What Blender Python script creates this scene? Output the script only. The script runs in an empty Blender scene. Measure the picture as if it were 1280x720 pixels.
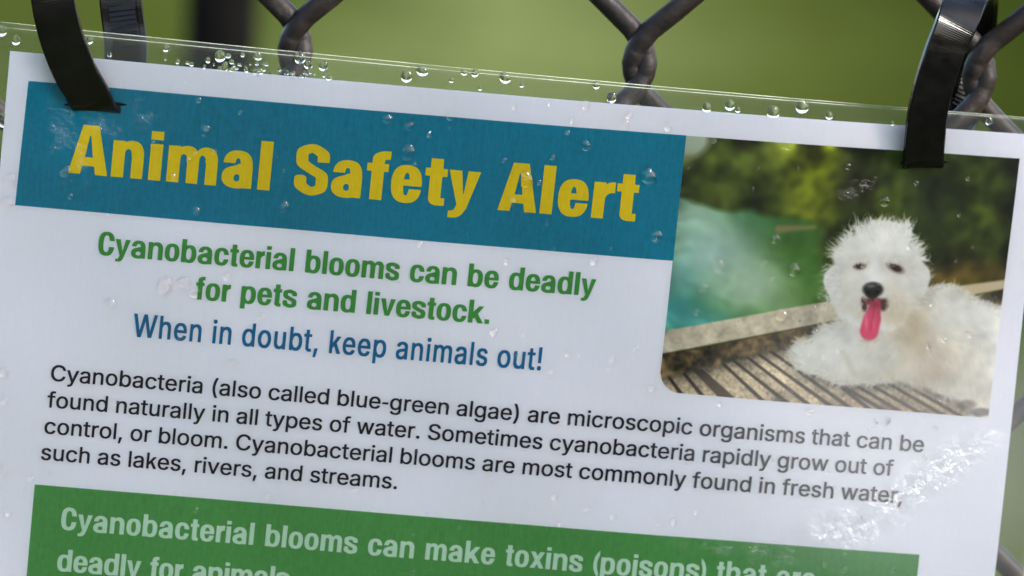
import bpy, bmesh, math, random, json
import numpy as np
from mathutils import Matrix, Vector

C = bpy.context.scene.collection
sc = bpy.context.scene
R = math.radians
MM = 0.001

# ------------------------------------------------------------------ camera, sky, sun, exposure
# origin: the middle of the paper's top edge; x right along the fence, y away from the camera, z up; ground 1.35 m below
TILT = R(2.70)                       # the sign hangs a little crooked on the upright fence
ROT = Matrix.Rotation(TILT, 4, 'Y')
cam = bpy.data.cameras.new('camera'); cam_o = bpy.data.objects.new('camera', cam); C.objects.link(cam_o)
pos = Vector((-136.29, -1180.50, 125.94))*MM
right = Vector((0.99026743, -0.10057314, 0.09620527)); up = Vector((-0.08064486, 0.14873135, 0.98558378)); fwd = Vector((0.113432, 0.98374998, -0.1391731))
M = Matrix.Identity(4)
for i in range(3):
    M[i][0], M[i][1], M[i][2], M[i][3] = right[i], up[i], -fwd[i], pos[i]
cam_o.matrix_world = ROT @ M
cam.sensor_width = 36; cam.lens = 7222.48/1280*36
cam.clip_start = 0.05; cam.clip_end = 2000
cam.dof.use_dof = True; cam.dof.focus_distance = 1.185; cam.dof.aperture_fstop = 15.0
sc.camera = cam_o

SUN_EL, SUN_AZ = R(36), R(122)       # azimuth measured from +y clockwise: behind the camera, to its right
w = bpy.data.worlds.new('World'); sc.world = w; w.use_nodes = True
nt = w.node_tree; bg = nt.nodes['Background']
sky = nt.nodes.new('ShaderNodeTexSky'); sky.sky_type = 'NISHITA'; sky.sun_disc = False
sky.sun_elevation = SUN_EL; sky.sun_rotation = SUN_AZ; sky.air_density = 1.0; sky.dust_density = 2.0; sky.ozone_density = 1.0
nt.links.new(sky.outputs[0], bg.inputs[0]); bg.inputs[1].default_value = 0.13
sun = bpy.data.lights.new('sun', 'SUN'); sun.energy = 1.5; sun.angle = R(12); sun.color = (1.0, 0.94, 0.90)
sun_o = bpy.data.objects.new('sun', sun); C.objects.link(sun_o); sun_o.location = (0.5, -1, 2)
sd = Vector((math.sin(SUN_AZ)*math.cos(SUN_EL), math.cos(SUN_AZ)*math.cos(SUN_EL), math.sin(SUN_EL)))
sun_o.rotation_euler = sd.to_track_quat('Z', 'Y').to_euler()
sc.view_settings.view_transform = 'Standard'; sc.view_settings.look = 'None'
sc.view_settings.exposure = 2.28; sc.view_settings.gamma = 1.0; sc.view_settings.use_curve_mapping = False
sc.render.engine = 'CYCLES'
sc.cycles.max_bounces = 9; sc.cycles.transparent_max_bounces = 24; sc.cycles.transmission_bounces = 8; sc.cycles.diffuse_bounces = 3; sc.cycles.glossy_bounces = 4; sc.cycles.use_adaptive_sampling = True; sc.cycles.adaptive_threshold = .02
sc.cycles.use_denoising = True; sc.cycles.sample_clamp_indirect = 8.0

# ------------------------------------------------------------------ helpers
def link(o, parent=None):
    C.objects.link(o)
    if parent is not None: o.parent = parent
    return o
def empty(name, loc=(0, 0, 0)):
    o = bpy.data.objects.new(name, None); o.location = loc; o.empty_display_size = 0.02; return link(o)
def tag(o, label=None, cat=None, group=None, kind=None):
    if label: o['label'] = label
    if cat: o['category'] = cat
    if group: o['group'] = group
    if kind: o['kind'] = kind
    return o
def mesh_obj(name, verts, faces, mat, parent=None, smooth=True):
    me = bpy.data.meshes.new(name); me.from_pydata([tuple(v) for v in verts], [], faces); me.update()
    if smooth: me.polygons.foreach_set('use_smooth', [True]*len(me.polygons))
    if mat: me.materials.append(mat)
    return link(bpy.data.objects.new(name, me), parent)

def zs(u, v):      # how far the sheet bellies out of its plane, in mm towards the viewer
    U = u/100.0; V = np.minimum((v-100.0)/100.0, 0.25+0.0*v) if isinstance(v, np.ndarray) else min((v-100.0)/100.0, 0.25)
    wave = 0.22*np.sin(u*.121+1.0)*np.sin(v*.103+.5)+.06*np.sin((u+v)*.17)      # slack in the sheet, a dent at each tie
    wave = wave-.8*np.exp(-((u+89.6)**2+(v-10.5)**2)/110.0)-.7*np.exp(-((u-83.0)**2+(v-8.5)**2)/100.0)
    return wave+1.89*(1-U*U)+1.163*(U-U**3)-4.466*V*(1-U*U)-0.647*(1-U**4)+3.114*U*V-3.34*V
def S(u, v, off=0.0):
    return (u*MM, -(zs(u, v)+off)*MM, -v*MM)
def sheet(name, u0, u1, v0, v1, off, mat, parent, cell=3.0, corners=None, keep=None):
    """a patch of the bowed sheet; corners = (TL, TR, BR, BL) in sheet mm when the print is not quite square"""
    if corners is None: corners = ((u0, v0), (u1, v0), (u1, v1), (u0, v1))
    TL, TR, BR, BL = [np.array(c, float) for c in corners]
    nu = max(2, int(np.hypot(*(TR-TL))/cell)); nv = max(2, int(np.hypot(*(BL-TL))/cell))
    s, t = np.meshgrid(np.linspace(0, 1, nu+1), np.linspace(0, 1, nv+1))
    P = (1-t)[..., None]*((1-s)[..., None]*TL+s[..., None]*TR)+t[..., None]*((1-s)[..., None]*BL+s[..., None]*BR)
    u, v = P[..., 0].ravel(), P[..., 1].ravel()
    co = np.stack([u*MM, -(zs(u, v)+off)*MM, -v*MM], -1)
    i, j = np.meshgrid(np.arange(nu), np.arange(nv)); a = (j*(nu+1)+i).ravel()
    F = np.stack([a, a+nu+1, a+nu+2, a+1], -1)
    if keep is not None: F = F[keep(s.ravel()[F].mean(1), t.ravel()[F].mean(1))]
    me = bpy.data.meshes.new(name); me.vertices.add(len(co)); me.vertices.foreach_set('co', co.ravel())
    me.loops.add(F.size); me.loops.foreach_set('vertex_index', F.ravel().astype(np.int32))
    me.polygons.add(len(F)); me.polygons.foreach_set('loop_start', np.arange(0, F.size, 4, dtype=np.int32))
    me.polygons.foreach_set('use_smooth', [True]*len(F)); me.update(calc_edges=True); me.validate()
    if mat: me.materials.append(mat)
    o = link(bpy.data.objects.new(name, me), parent)
    return o, (s.ravel(), t.ravel())

def sweep(path, section, wdirs=None, closed=False, ref=Vector((0, 1, 0))):
    """a cross-section (list of (a, b)) along a path; a runs along wdir, b along the other normal"""
    n = len(path); V, F = [], []; m = len(section)
    for i in range(n):
        p = Vector(path[i])
        a = Vector(path[(i-1) % n] if closed or i > 0 else path[i]); b = Vector(path[(i+1) % n] if closed or i < n-1 else path[i])
        t = (b-a).normalized()
        wd = Vector(wdirs[i]) if wdirs is not None else t.cross(ref)
        wd = (wd-t*wd.dot(t)).normalized(); nb = t.cross(wd)
        for (x, y) in section: V.append(p+wd*x+nb*y)
    for i in range(n if closed else n-1):
        for k in range(m):
            F.append((i*m+k, i*m+(k+1) % m, ((i+1) % n)*m+(k+1) % m, ((i+1) % n)*m+k))
    if not closed: F += [tuple(range(m))[::-1], tuple((n-1)*m+k for k in range(m))]
    return V, F
def catmull(P, k, closed=False):
    P = [Vector(p) for p in P]; n = len(P); out = []
    for i in range(n if closed else n-1):
        g = (lambda q: P[q % n]) if closed else (lambda q: P[max(0, min(n-1, q))])
        p0, p1, p2, p3 = g(i-1), g(i), g(i+1), g(i+2)
        for j in range(k):
            t = j/k
            out.append(0.5*((2*p1)+(p2-p0)*t+(2*p0-5*p1+4*p2-p3)*t*t+(3*p1-p0-3*p2+p3)*t**3))
    if not closed: out.append(P[-1])
    return out

# ------------------------------------------------------------------ materials
class NG:
    def __init__(s, name):
        s.m = bpy.data.materials.new(name); s.m.use_nodes = True; s.t = s.m.node_tree; s.t.nodes.clear()
        s.out = s.n('ShaderNodeOutputMaterial')
    def n(s, typ, **kw):
        nd = s.t.nodes.new(typ)
        for k, v in kw.items():
            if k.startswith('i_'): nd.inputs[k[2:].replace('_', ' ')].default_value = v
            else: setattr(nd, k, v)
        return nd
    def l(s, a, b): s.t.links.new(a, b)
    def math(s, op, a, b=None, clamp=False):
        nd = s.n('ShaderNodeMath', operation=op); nd.use_clamp = clamp
        for i, q in enumerate((a, b)):
            if q is None: continue
            if isinstance(q, (int, float)): nd.inputs[i].default_value = q
            else: s.l(q, nd.inputs[i])
        return nd.outputs[0]
    def noise(s, vec, scale, detail=3.0, rough=.55, dist=0.0):
        nd = s.n('ShaderNodeTexNoise'); nd.inputs['Scale'].default_value = scale; nd.inputs['Detail'].default_value = detail
        nd.inputs['Roughness'].default_value = rough; nd.inputs['Distortion'].default_value = dist; s.l(vec, nd.inputs['Vector']); return nd.outputs['Fac']
    def ramp(s, fac, stops):
        nd = s.n('ShaderNodeValToRGB'); e = nd.color_ramp.elements
        while len(e) < len(stops): e.new(.5)
        for el, (p, c) in zip(e, stops): el.position = p; el.color = (c, c, c, 1) if isinstance(c, (int, float)) else (*c, 1)
        s.l(fac, nd.inputs[0]); return nd.outputs[0]
    def mapping(s, vec, scale=(1, 1, 1), loc=(0, 0, 0), rot=(0, 0, 0)):
        nd = s.n('ShaderNodeMapping', vector_type='TEXTURE'); nd.inputs['Location'].default_value = loc; nd.inputs['Rotation'].default_value = rot; nd.inputs['Scale'].default_value = scale
        s.l(vec, nd.inputs[0]); return nd.outputs[0]
def ink(name, col, var=0.06, rough=.6):
    """paper or flat ink on paper: slightly mottled matte colour"""
    g = NG(name); tc = g.n('ShaderNodeTexCoord'); p = g.n('ShaderNodeBsdfPrincipled'); p.inputs['Roughness'].default_value = rough; p.inputs['Specular IOR Level'].default_value = .04
    a = g.noise(tc.outputs['Object'], 900, 2); st = g.mapping(tc.outputs['Object'], (.35, 1, 4)); b = g.noise(st, 900, 2); c = g.noise(tc.outputs['Object'], 28, 3)
    f = g.math('ADD', g.math('ADD', g.math('MULTIPLY', a, .35), g.math('MULTIPLY', b, .4)), g.math('MULTIPLY', c, .25))
    col1 = tuple(x*(1-2.2*var) for x in col); col2 = tuple(min(1, x*(1+2.2*var)) for x in col)
    g.l(g.ramp(f, ((.3, col1), (.7, col2))), p.inputs['Base Color']); g.l(p.outputs[0], g.out.inputs[0]); return g.m

def srgb(r, g, b): return tuple(((c/255+.055)/1.055)**2.4 if c > 10 else c/255/12.92 for c in (r, g, b))
M_PAPER = ink('white_paper', (.815, .765, .80), .012)
M_TEAL = ink('teal_ink', (.000, .180, .272), .10)
M_GREEN = ink('green_ink', (.075, .27, .062), .08)
M_YELLOW = ink('yellow_ink', (.74, .52, .006), .04)
M_GREENTXT = ink('green_letter_ink', (.052, .265, .044), .06)
M_BLUETXT = ink('blue_letter_ink', (.004, .122, .265), .06)
M_BLACKTXT = ink('black_letter_ink', (.016, .011, .022), .05)
M_PALETXT = ink('pale_letter_ink', (.52, .68, .50), .03)

def photo_mat():
    g = NG('printed_picture'); a = g.n('ShaderNodeAttribute', attribute_name='print'); p = g.n('ShaderNodeBsdfPrincipled')
    p.inputs['Roughness'].default_value = .55; p.inputs['Specular IOR Level'].default_value = .04
    g.l(a.outputs['Color'], p.inputs['Base Color']); g.l(p.outputs[0], g.out.inputs[0]); return g.m
M_PHOTO = photo_mat()

def film_mat(name, front, crushed=False):
    """clear laminating film: see-through sheet with a wavy, scuffed, creased gloss"""
    g = NG(name); tc = g.n('ShaderNodeTexCoord'); ob = tc.outputs['Object']
    tr = g.n('ShaderNodeBsdfTransparent'); tr.inputs[0].default_value = (.955, .965, .955, 1)
    gl = g.n('ShaderNodeBsdfGlossy'); gl.inputs['Roughness'].default_value = .08
    fr = g.n('ShaderNodeFresnel'); fr.inputs['IOR'].default_value = 1.42
    if front:
        def spot(u, v, ru, rv, ang=0):
            mp = g.mapping(ob, (ru*MM, .05, rv*MM), (u*MM, 0, -v*MM), (0, ang, 0))
            gr = g.n('ShaderNodeTexGradient', gradient_type='SPHERICAL'); g.l(mp, gr.inputs[0]); return gr.outputs['Fac']
        hgt = band = None
        if crushed:
            # crushed band in the lower right corner, a pull at each tie
            band = g.math('MAXIMUM', g.math('MULTIPLY', spot(91, 74, 24, 5.5, R(-38)), 1.5), g.math('MULTIPLY', spot(74, 86, 18, 6, R(-12)), 1.1))
            band = g.math('MAXIMUM', band, g.math('MULTIPLY', spot(55, 92, 24, 6, R(5)), .35))
            band = g.math('MULTIPLY', g.math('POWER', band, 1.35), 1.0)
            tear = g.math('MAXIMUM', g.math('MULTIPLY', spot(-87, 11, 15, 6), .40), g.math('MULTIPLY', spot(-94, 21, 4.5, 10, R(-25)), .40))
            tear = g.math('MAXIMUM', tear, g.math('MULTIPLY', spot(69, 13.8, 7, 2.6, R(-30)), .30))
            tear = g.math('MAXIMUM', tear, g.math('MULTIPLY', spot(-72, 3, 9, 6), .15))
            dogc = g.math('MAXIMUM', g.math('MULTIPLY', spot(62, 56, 8, 5), .4), g.math('MULTIPLY', spot(90, 48.5, 9, 4), .4))
            msk = g.math('MAXIMUM', g.math('MAXIMUM', band, tear), dogc)
            n_w = g.noise(ob, 330, 2, .5, 2.2); n_w = g.math('POWER', g.math('SUBTRACT', 1.0, g.math('ABSOLUTE', g.math('MULTIPLY', g.math('SUBTRACT', n_w, .5), 5.0)), clamp=True), 1.5)
            vo = g.n('ShaderNodeTexVoronoi', feature='DISTANCE_TO_EDGE'); vo.inputs['Scale'].default_value = 400
            wp = g.n('ShaderNodeTexNoise'); wp.inputs['Scale'].default_value = 160; g.l(ob, wp.inputs[0])
            mx = g.n('ShaderNodeMixRGB'); mx.inputs[0].default_value = .012; g.l(ob, mx.inputs[1]); g.l(wp.outputs['Color'], mx.inputs[2]); g.l(mx.outputs[0], vo.inputs['Vector'])
            crease = g.ramp(vo.outputs['Distance'], ((0, 1.0), (.06, 0.0)))
            patch = g.ramp(g.noise(ob, 240, 2), ((.42, 0.0), (.62, 1.0)))
            hgt = g.math('MULTIPLY', g.math('ADD', g.math('MULTIPLY', g.math('MULTIPLY', crease, patch), .3), g.math('MULTIPLY', g.math('MULTIPLY', n_w, patch), .5)), msk)
        peel = g.noise(ob, 260, 2); fine = g.noise(ob, 1500, 1)
        wav = g.math('ADD', g.math('MULTIPLY', peel, .05), g.math('MULTIPLY', fine, .006))
        hgt = g.math('ADD', hgt, wav) if crushed else wav
        bp = g.n('ShaderNodeBump'); bp.inputs['Strength'].default_value = 1; bp.inputs['Distance'].default_value = .0012; g.l(hgt, bp.inputs['Height'])
        g.l(bp.outputs[0], gl.inputs['Normal'])
        # film reflection put into the colour as a pale veil; milky where crushed
        hz = g.math('MULTIPLY', spot(85, 70, 55, 34), .10)
        if crushed:
            hz = g.math('MAXIMUM', hz, g.math('MULTIPLY', g.math('MULTIPLY', band, patch), .10))
            hz = g.math('MAXIMUM', hz, g.math('MULTIPLY', g.math('MULTIPLY', tear, patch), .03))
        hz = g.math('ADD', hz, .004, clamp=True)
        if crushed: extra = g.math('MULTIPLY', g.math('MAXIMUM', band, g.math('MULTIPLY', tear, .22)), .09)
    else: hz = .03
    mix = g.n('ShaderNodeMixShader'); g.l(g.math('ADD', fr.outputs[0], extra, clamp=True) if crushed else fr.outputs[0], mix.inputs[0]); g.l(tr.outputs[0], mix.inputs[1]); g.l(gl.outputs[0], mix.inputs[2])
    df = g.n('ShaderNodeBsdfDiffuse'); df.inputs[0].default_value = (.82, .83, .84, 1)
    mx2 = g.n('ShaderNodeMixShader')
    if isinstance(hz, float): mx2.inputs[0].default_value = hz
    else: g.l(hz, mx2.inputs[0])
    g.l(mix.outputs[0], mx2.inputs[1]); g.l(df.outputs[0], mx2.inputs[2]); g.l(mx2.outputs[0], g.out.inputs[0]); return g.m
M_FILM, M_FILMB, M_FILMC = film_mat('laminating_film', True), film_mat('laminating_film_back', False), film_mat('laminating_film_crushed', True, True)
def edge_mat():
    g = NG('film_edge'); tr = g.n('ShaderNodeBsdfTransparent'); df = g.n('ShaderNodeBsdfPrincipled'); df.inputs['Base Color'].default_value = (.62, .68, .52, 1); df.inputs['Roughness'].default_value = .15
    mx = g.n('ShaderNodeMixShader'); tc = g.n('ShaderNodeTexCoord'); g.l(g.ramp(g.noise(tc.outputs['Object'], 70, 4, .7), ((.35, .06), (.68, .40))), mx.inputs[0]); g.l(tr.outputs[0], mx.inputs[1]); g.l(df.outputs[0], mx.inputs[2]); g.l(mx.outputs[0], g.out.inputs[0]); return g.m
M_EDGE = edge_mat()
def water_mat():
    g = NG('water'); p = g.n('ShaderNodeBsdfPrincipled'); p.inputs['Base Color'].default_value = (1, 1, 1, 1); p.inputs['Roughness'].default_value = 0.0
    p.inputs['IOR'].default_value = 1.333; p.inputs['Transmission Weight'].default_value = 1.0; g.l(p.outputs[0], g.out.inputs[0]); return g.m
M_WATER = water_mat()
def nylon():
    g = NG('black_nylon'); tc = g.n('ShaderNodeTexCoord'); p = g.n('ShaderNodeBsdfPrincipled'); p.inputs['Specular IOR Level'].default_value = .2
    n = g.noise(tc.outputs['Object'], 260, 4, .6); g.l(g.ramp(n, ((.35, (.0016, .0016, .0018)), (.7, (.003, .003, .003)))), p.inputs['Base Color'])
    g.l(g.ramp(n, ((.3, .16), (.75, .28))), p.inputs['Roughness'])
    b = g.n('ShaderNodeBump'); b.inputs['Distance'].default_value = .00025; b.inputs['Strength'].default_value = .22
    g.l(g.noise(g.mapping(tc.outputs['Object'], (6, 1, 1)), 500, 3), b.inputs['Height']); g.l(b.outputs[0], p.inputs['Normal'])
    g.l(p.outputs[0], g.out.inputs[0]); return g.m
M_NYLON = nylon()
def vinyl():
    g = NG('dark_vinyl_coating'); tc = g.n('ShaderNodeTexCoord'); p = g.n('ShaderNodeBsdfPrincipled'); p.inputs['Specular IOR Level'].default_value = .16
    n = g.noise(tc.outputs['Object'], 150, 5, .65); g.l(g.ramp(n, ((.28, (.0055, .0042, .0038)), (.55, (.016, .0118, .0096)), (.72, (.042, .034, .029)))), p.inputs['Base Color'])
    g.l(g.ramp(g.noise(tc.outputs['Object'], 90, 3), ((.3, .38), (.7, .62))), p.inputs['Roughness'])
    b = g.n('ShaderNodeBump'); b.inputs['Distance'].default_value = .0003; b.inputs['Strength'].default_value = .5; g.l(g.noise(tc.outputs['Object'], 900, 3), b.inputs['Height']); g.l(b.outputs[0], p.inputs['Normal'])
    g.l(p.outputs[0], g.out.inputs[0]); return g.m
M_VINYL = vinyl()
def lawn_mat():
    g = NG('lawn'); tc = g.n('ShaderNodeTexCoord'); ob = tc.outputs['Object']; p = g.n('ShaderNodeBsdfPrincipled'); p.inputs['Roughness'].default_value = 1.0; p.inputs['Specular IOR Level'].default_value = 0.0
    fine = g.noise(ob, 9, 5, .7); mid = g.noise(ob, .55, 4, .6); 
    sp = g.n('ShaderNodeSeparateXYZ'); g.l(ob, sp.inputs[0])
    # a paler stretch of turf left of centre, darker grass to the right
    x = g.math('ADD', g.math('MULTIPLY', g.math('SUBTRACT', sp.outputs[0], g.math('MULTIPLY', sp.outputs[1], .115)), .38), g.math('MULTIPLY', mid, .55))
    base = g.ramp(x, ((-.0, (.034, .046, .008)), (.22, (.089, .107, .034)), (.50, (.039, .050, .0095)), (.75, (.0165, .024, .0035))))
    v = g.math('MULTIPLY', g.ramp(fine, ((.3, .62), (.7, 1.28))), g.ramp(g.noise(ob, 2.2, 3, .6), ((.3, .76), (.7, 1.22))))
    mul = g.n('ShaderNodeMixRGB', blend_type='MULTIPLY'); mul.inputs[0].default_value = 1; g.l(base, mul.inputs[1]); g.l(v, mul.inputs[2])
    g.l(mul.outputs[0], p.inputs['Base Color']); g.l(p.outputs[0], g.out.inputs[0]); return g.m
M_LAWN = lawn_mat()
def post_mat():
    g = NG('dark_painted_steel'); tc = g.n('ShaderNodeTexCoord'); p = g.n('ShaderNodeBsdfPrincipled'); g.l(g.ramp(g.noise(tc.outputs['Object'], 40, 4), ((.3, (.0015, .0015, .0013)), (.7, (.0035, .0034, .003)))), p.inputs['Base Color'])
    p.inputs['Roughness'].default_value = .85; p.inputs['Specular IOR Level'].default_value = .02; g.l(p.outputs[0], g.out.inputs[0]); return g.m
M_POST = post_mat()

# ------------------------------------------------------------------ setting: lawn, post, chain-link fence
n = 40; V = []; F = []
for j in range(n+1):
    for i in range(n+1):
        a = (i/n-.5)*2; b = (j/n-.5)*2
        x = math.copysign(abs(a)**2.2, a)*300; y = math.copysign(abs(b)**2.2, b)*300
        V.append((x, y, -1.35+.03*math.sin(x*.31+1)*math.sin(y*.23)))
for j in range(n):
    for i in range(n): F.append((j*(n+1)+i, j*(n+1)+i+1, (j+1)*(n+1)+i+1, (j+1)*(n+1)+i))
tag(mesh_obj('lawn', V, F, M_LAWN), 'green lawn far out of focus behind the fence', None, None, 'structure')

post = []
sec = [(0.0146*math.cos(k*math.pi/8), 0.0146*math.sin(k*math.pi/8)) for k in range(16)]
V, F = sweep([(-0.0037, 1.10, -1.36), (-0.0037, 1.10, -.6), (-0.0037, 1.10, .12)], sec, [(1, 0, 0)]*3)
pe = empty('post', (0, 0, 0)); tag(pe, 'slim dark post blurred in the grass behind the fence', 'post')
mesh_obj('pole', V, F, M_POST, pe)
V, F = sweep([(-0.0037, 1.10, .121), (-0.0037, 1.10, .126), (-0.0037, 1.10, .130)], [(a*s, b*s) for a, b in sec for s in (1.12,)], [(1, 0, 0)]*3)
mesh_obj('cap', V, F, M_POST, pe)

fence = empty('chain_link_fence', (0, .015, -.35)); tag(fence, 'dark vinyl coated chain link fence the laminated sign is tied to', 'fence')
COL, HV, X0, ZK, YF = 36.15, 44.0, 24.0, 5.4, 15.0      # column spacing, half row height, a knuckle column, its row, fence plane (mm)
OV, RND, DEP, WR = 5.9, 7.2, 2.5, 2.3
sec = [(WR*math.cos(k*math.pi/6), WR*math.sin(k*math.pi/6)) for k in range(12)]
def wire_path(j):
    lo, hi = -8, 4
    P = []
    ph = []
    for k in range(lo, hi):
        for q in (0, .025, .05, .075, .10, .13, .16, .20, .26, .40, .60, .74, .80, .84, .87, .90, .925, .95, .975): ph.append(k+q)
    for f in ph:
        def tri(g):
            m = g % 2.0; return m if m <= 1 else 2-m
        def sq(g): return 1.0 if (g % 2.0) < 1 else -1.0
        h = RND/HV
        ks = [-1, -.66, -.33, 0, .33, .66, 1]
        t = sum(tri(f+h*q) for q in ks)/7
        d = sum(sq(f+1.5*h*q) for q in ks)/7
        x = X0+j*COL-OV+t*(COL+2*OV)
        z = ZK-(f+(0 if j % 2 == 0 else 1))*HV
        P.append((x, YF+DEP*d, z))
    return P
# going down, odd half-turns run right (behind), even ones left (in front)
for j in range(-9, 10):
    P = wire_path(j)
    V, F = sweep([(a, b, c) for a, b, c in P], sec, None, ref=Vector((0, 1, 0)))
    o = mesh_obj('wire', [(x*MM, y*MM-.015, z*MM+.35) for x, y, z in V], F, M_VINYL, fence)

# ---- the printed photograph: picture painted as colours of a fine printed grid ----
PW, PH = 500, 392
def paint_photo():
    rng = np.random.default_rng(11)
    s, t = np.meshgrid((np.arange(PW)+.5)/PW, (np.arange(PH)+.5)/PH)
    TL, TR, BR, BL = [np.array(q, float) for q in ((94,18),(903,74),(827,704),(24,641))]
    X = (1-t)*((1-s)*TL[0]+s*TR[0])+t*((1-s)*BL[0]+s*BR[0])
    Y = (1-t)*((1-s)*TL[1]+s*TR[1])+t*((1-s)*BL[1]+s*BR[1])
    A = np.array([TR-TL, BL-TL]).T; Ai = np.linalg.inv(A)
    def to_c(x, y):
        q = Ai @ np.array([np.ravel(x)-TL[0], np.ravel(y)-TL[1]])
        # the quad is close to a parallelogram: one Newton step on the bilinear term
        e = BR-TR-BL+TL
        q = q-Ai @ (e[:,None]*(q[0]*q[1])[None])
        return q[0]*PW-.5, q[1]*PH-.5
    def gb(f, sg):
        k = np.exp(-.5*(np.arange(-int(3*sg)-1, int(3*sg)+2)/sg)**2); k /= k.sum(); n = len(k)//2
        f = np.pad(f, ((n,n),(n,n)), mode='edge')
        F = np.zeros((f.shape[0]-2*n, f.shape[1]))
        for i, w in enumerate(k): F += w*f[i:i+F.shape[0]]
        H = np.zeros((F.shape[0], f.shape[1]-2*n))
        for i, w in enumerate(k): H += w*F[:, i:i+H.shape[1]]
        return H
    def noise(sg):
        f = gb(rng.normal(size=(PH, PW)), sg); return f/f.std()
    img = np.zeros((PH, PW, 3))
    def over(a, c):
        nonlocal img
        a = np.clip(a, 0, 1)[..., None]; c = np.asarray(c, float)
        img = img*(1-a)+a*(c/255 if c.ndim == 1 else c)
    def ell(cx, cy, rx, ry, soft=.15, ang=0):
        ca, sa = math.cos(ang), math.sin(ang)
        x = (X-cx)*ca+(Y-cy)*sa; y = -(X-cx)*sa+(Y-cy)*ca
        return np.clip((1-np.hypot(x/rx, y/ry))/soft+.5, 0, 1)
    def glow(cx, cy, rx, ry): return np.exp(-((X-cx)/rx)**2-((Y-cy)/ry)**2)
    def half(x0, y0, x1, y1, soft=3.):   # 1 to the right-hand (lower) side of a line drawn left to right
        L = math.hypot(x1-x0, y1-y0)
        return np.clip(((x1-x0)*(Y-y0)-(y1-y0)*(X-x0))/L/soft+.5, 0, 1)
    def line(x0, y0, x1, y1, w0, w1, soft=2.):
        L2 = (x1-x0)**2+(y1-y0)**2
        k = np.clip(((X-x0)*(x1-x0)+(Y-y0)*(y1-y0))/L2, 0, 1)
        return np.clip((w0+(w1-w0)*k-np.hypot(X-x0-k*(x1-x0), Y-y0-k*(y1-y0)))/soft+.5, 0, 1)
    n1, n2, n3, n4 = noise(26), noise(11), noise(5), noise(2)
    # out-of-focus trees
    img[:] = np.array([58, 66, 34])/255
    over(.85*glow(180, 95, 130, 70), (78, 86, 42)); over(.8*glow(330, 60, 70, 60), (88, 92, 44))
    over(.95*glow(405, 130, 62, 120), (124, 132, 36)); over(.8*glow(372, 195, 42, 60), (128, 134, 52))
    over(.5*glow(430, 60, 40, 60), (132, 138, 30))
    over(.85*glow(660, 190, 190, 150), (40, 48, 26)); over(.75*glow(500, 120, 60, 50), (46, 46, 34))
    over(.7*glow(575, 175, 60, 50), (78, 90, 32)); over(.6*glow(820, 210, 85, 60), (78, 88, 36)); over(.5*glow(800, 110, 70, 35), (84, 92, 40))
    over(.6*glow(700, 140, 60, 60), (38, 46, 28)); over(.5*glow(880, 160, 30, 110), (42, 44, 34))
    over(.8*glow(780, 350, 130, 34), (96, 78, 46)); over(.6*glow(700, 372, 60, 24), (112, 92, 52)); over(.7*glow(440, 260, 40, 30), (40, 44, 28))
    img *= np.clip(1.04+.10*n1+.17*n2+.09*n3, .5, 1.9)[..., None]
    over(.9*ell(105, 35, 48, 34, .6, -.5), (176, 184, 170)); over(.5*glow(95, 75, 30, 20), (120, 118, 84))
    # water
    wtop = 165+.16*(X-80)+6*n2
    water = np.clip((Y-wtop)/16, 0, 1)*np.clip((445-X+.0*Y+14*n2)/60, 0, 1)
    wc = np.zeros_like(img); wc[:] = np.array([78, 112, 66])/255
    sv = img; img = wc
    over(glow(330, 330, 110, 120), (66, 98, 42)); over(.9*glow(250, 210, 90, 50), (72, 112, 72))
    over(.95*glow(90, 220, 110, 70), (136, 160, 144)); over(glow(150, 310, 130, 90), (150, 172, 166)); over(.9*glow(240, 390, 110, 60), (168, 186, 168))
    over(.95*glow(60, 440, 80, 60), (72, 140, 140)); over(.8*glow(120, 470, 90, 30), (92, 152, 150)); over(.6*glow(75, 360, 40, 50), (116, 158, 158))
    over(.8*glow(350, 410, 50, 36), (82, 112, 52))
    rp = np.sin((Y-.55*X)/9.0+2.2*n1+1.2*n2)*np.clip(n2+.4, 0, 1.5)
    img *= np.clip(1.03+.05*n1+.05*n2+.035*rp+.02*n3, .7, 1.4)[..., None]
    over(.35*line(110, 190, 330, 420, 26, 44, 60), (186, 200, 188)); over(.5*glow(330, 190, 40, 50), (62, 98, 52))
    wc = img; img = sv; a = water[..., None]; img = img*(1-a)+wc*a
    over(.8*line(315, 243, 400, 238, 9, 4, 10), (142, 128, 96))
    # far rail on the right
    over(line(712, 402, 876, 378, 15, 11, 6), (186, 172, 150)); over(line(770, 424, 876, 405, 6, 8, 6), (72, 58, 48))
    # deck boards with dark gaps
    deck = half(20, 598, 480, 486, 10)
    bc = np.zeros_like(img); bc[:] = np.array([186, 170, 148])/255
    grain = noise(1.2); bc *= np.clip(1+.08*n2+.05*n4+.07*grain-.20*np.clip(n4-.9, 0, 1)*np.clip(n3+.6, 0, 1), .4, 1.3)[..., None]
    sv = img; img = bc
    def g(x0, y0, x1, y1, w0=3.2, w1=4.6, c=(60, 49, 39)):
        k = 1.947/4.8; f = lambda q, o: q*k+o
        y_off = (380-160)*1.947
        x0, y0 = x0-(x1-x0)*.16, y0-(y1-y0)*.16; over(.92*line(x0*k, y_off+y0*k, x1*k, y_off+y1*k, w0*.9, w1*1.1, 3), c)
    for q in ((125,440,200,545),(205,405,330,560),(440,350,700,595),(525,350,850,610),(610,330,980,620),(668,305,1120,632),(745,290,1260,660)): g(*q)
    g(280, 380, 480, 575, 9, 13, (86, 72, 58))
    for q in ((900,300,1400,690),(1010,400,1500,690),(1150,430,1640,720),(1260,440,1760,730),(1380,440,1900,740),(1520,470,1960,720)): g(*q)
    over(.55*half(430, 640, 800, 702, 60)*glow(640, 680, 240, 60), (112, 96, 76))
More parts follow.
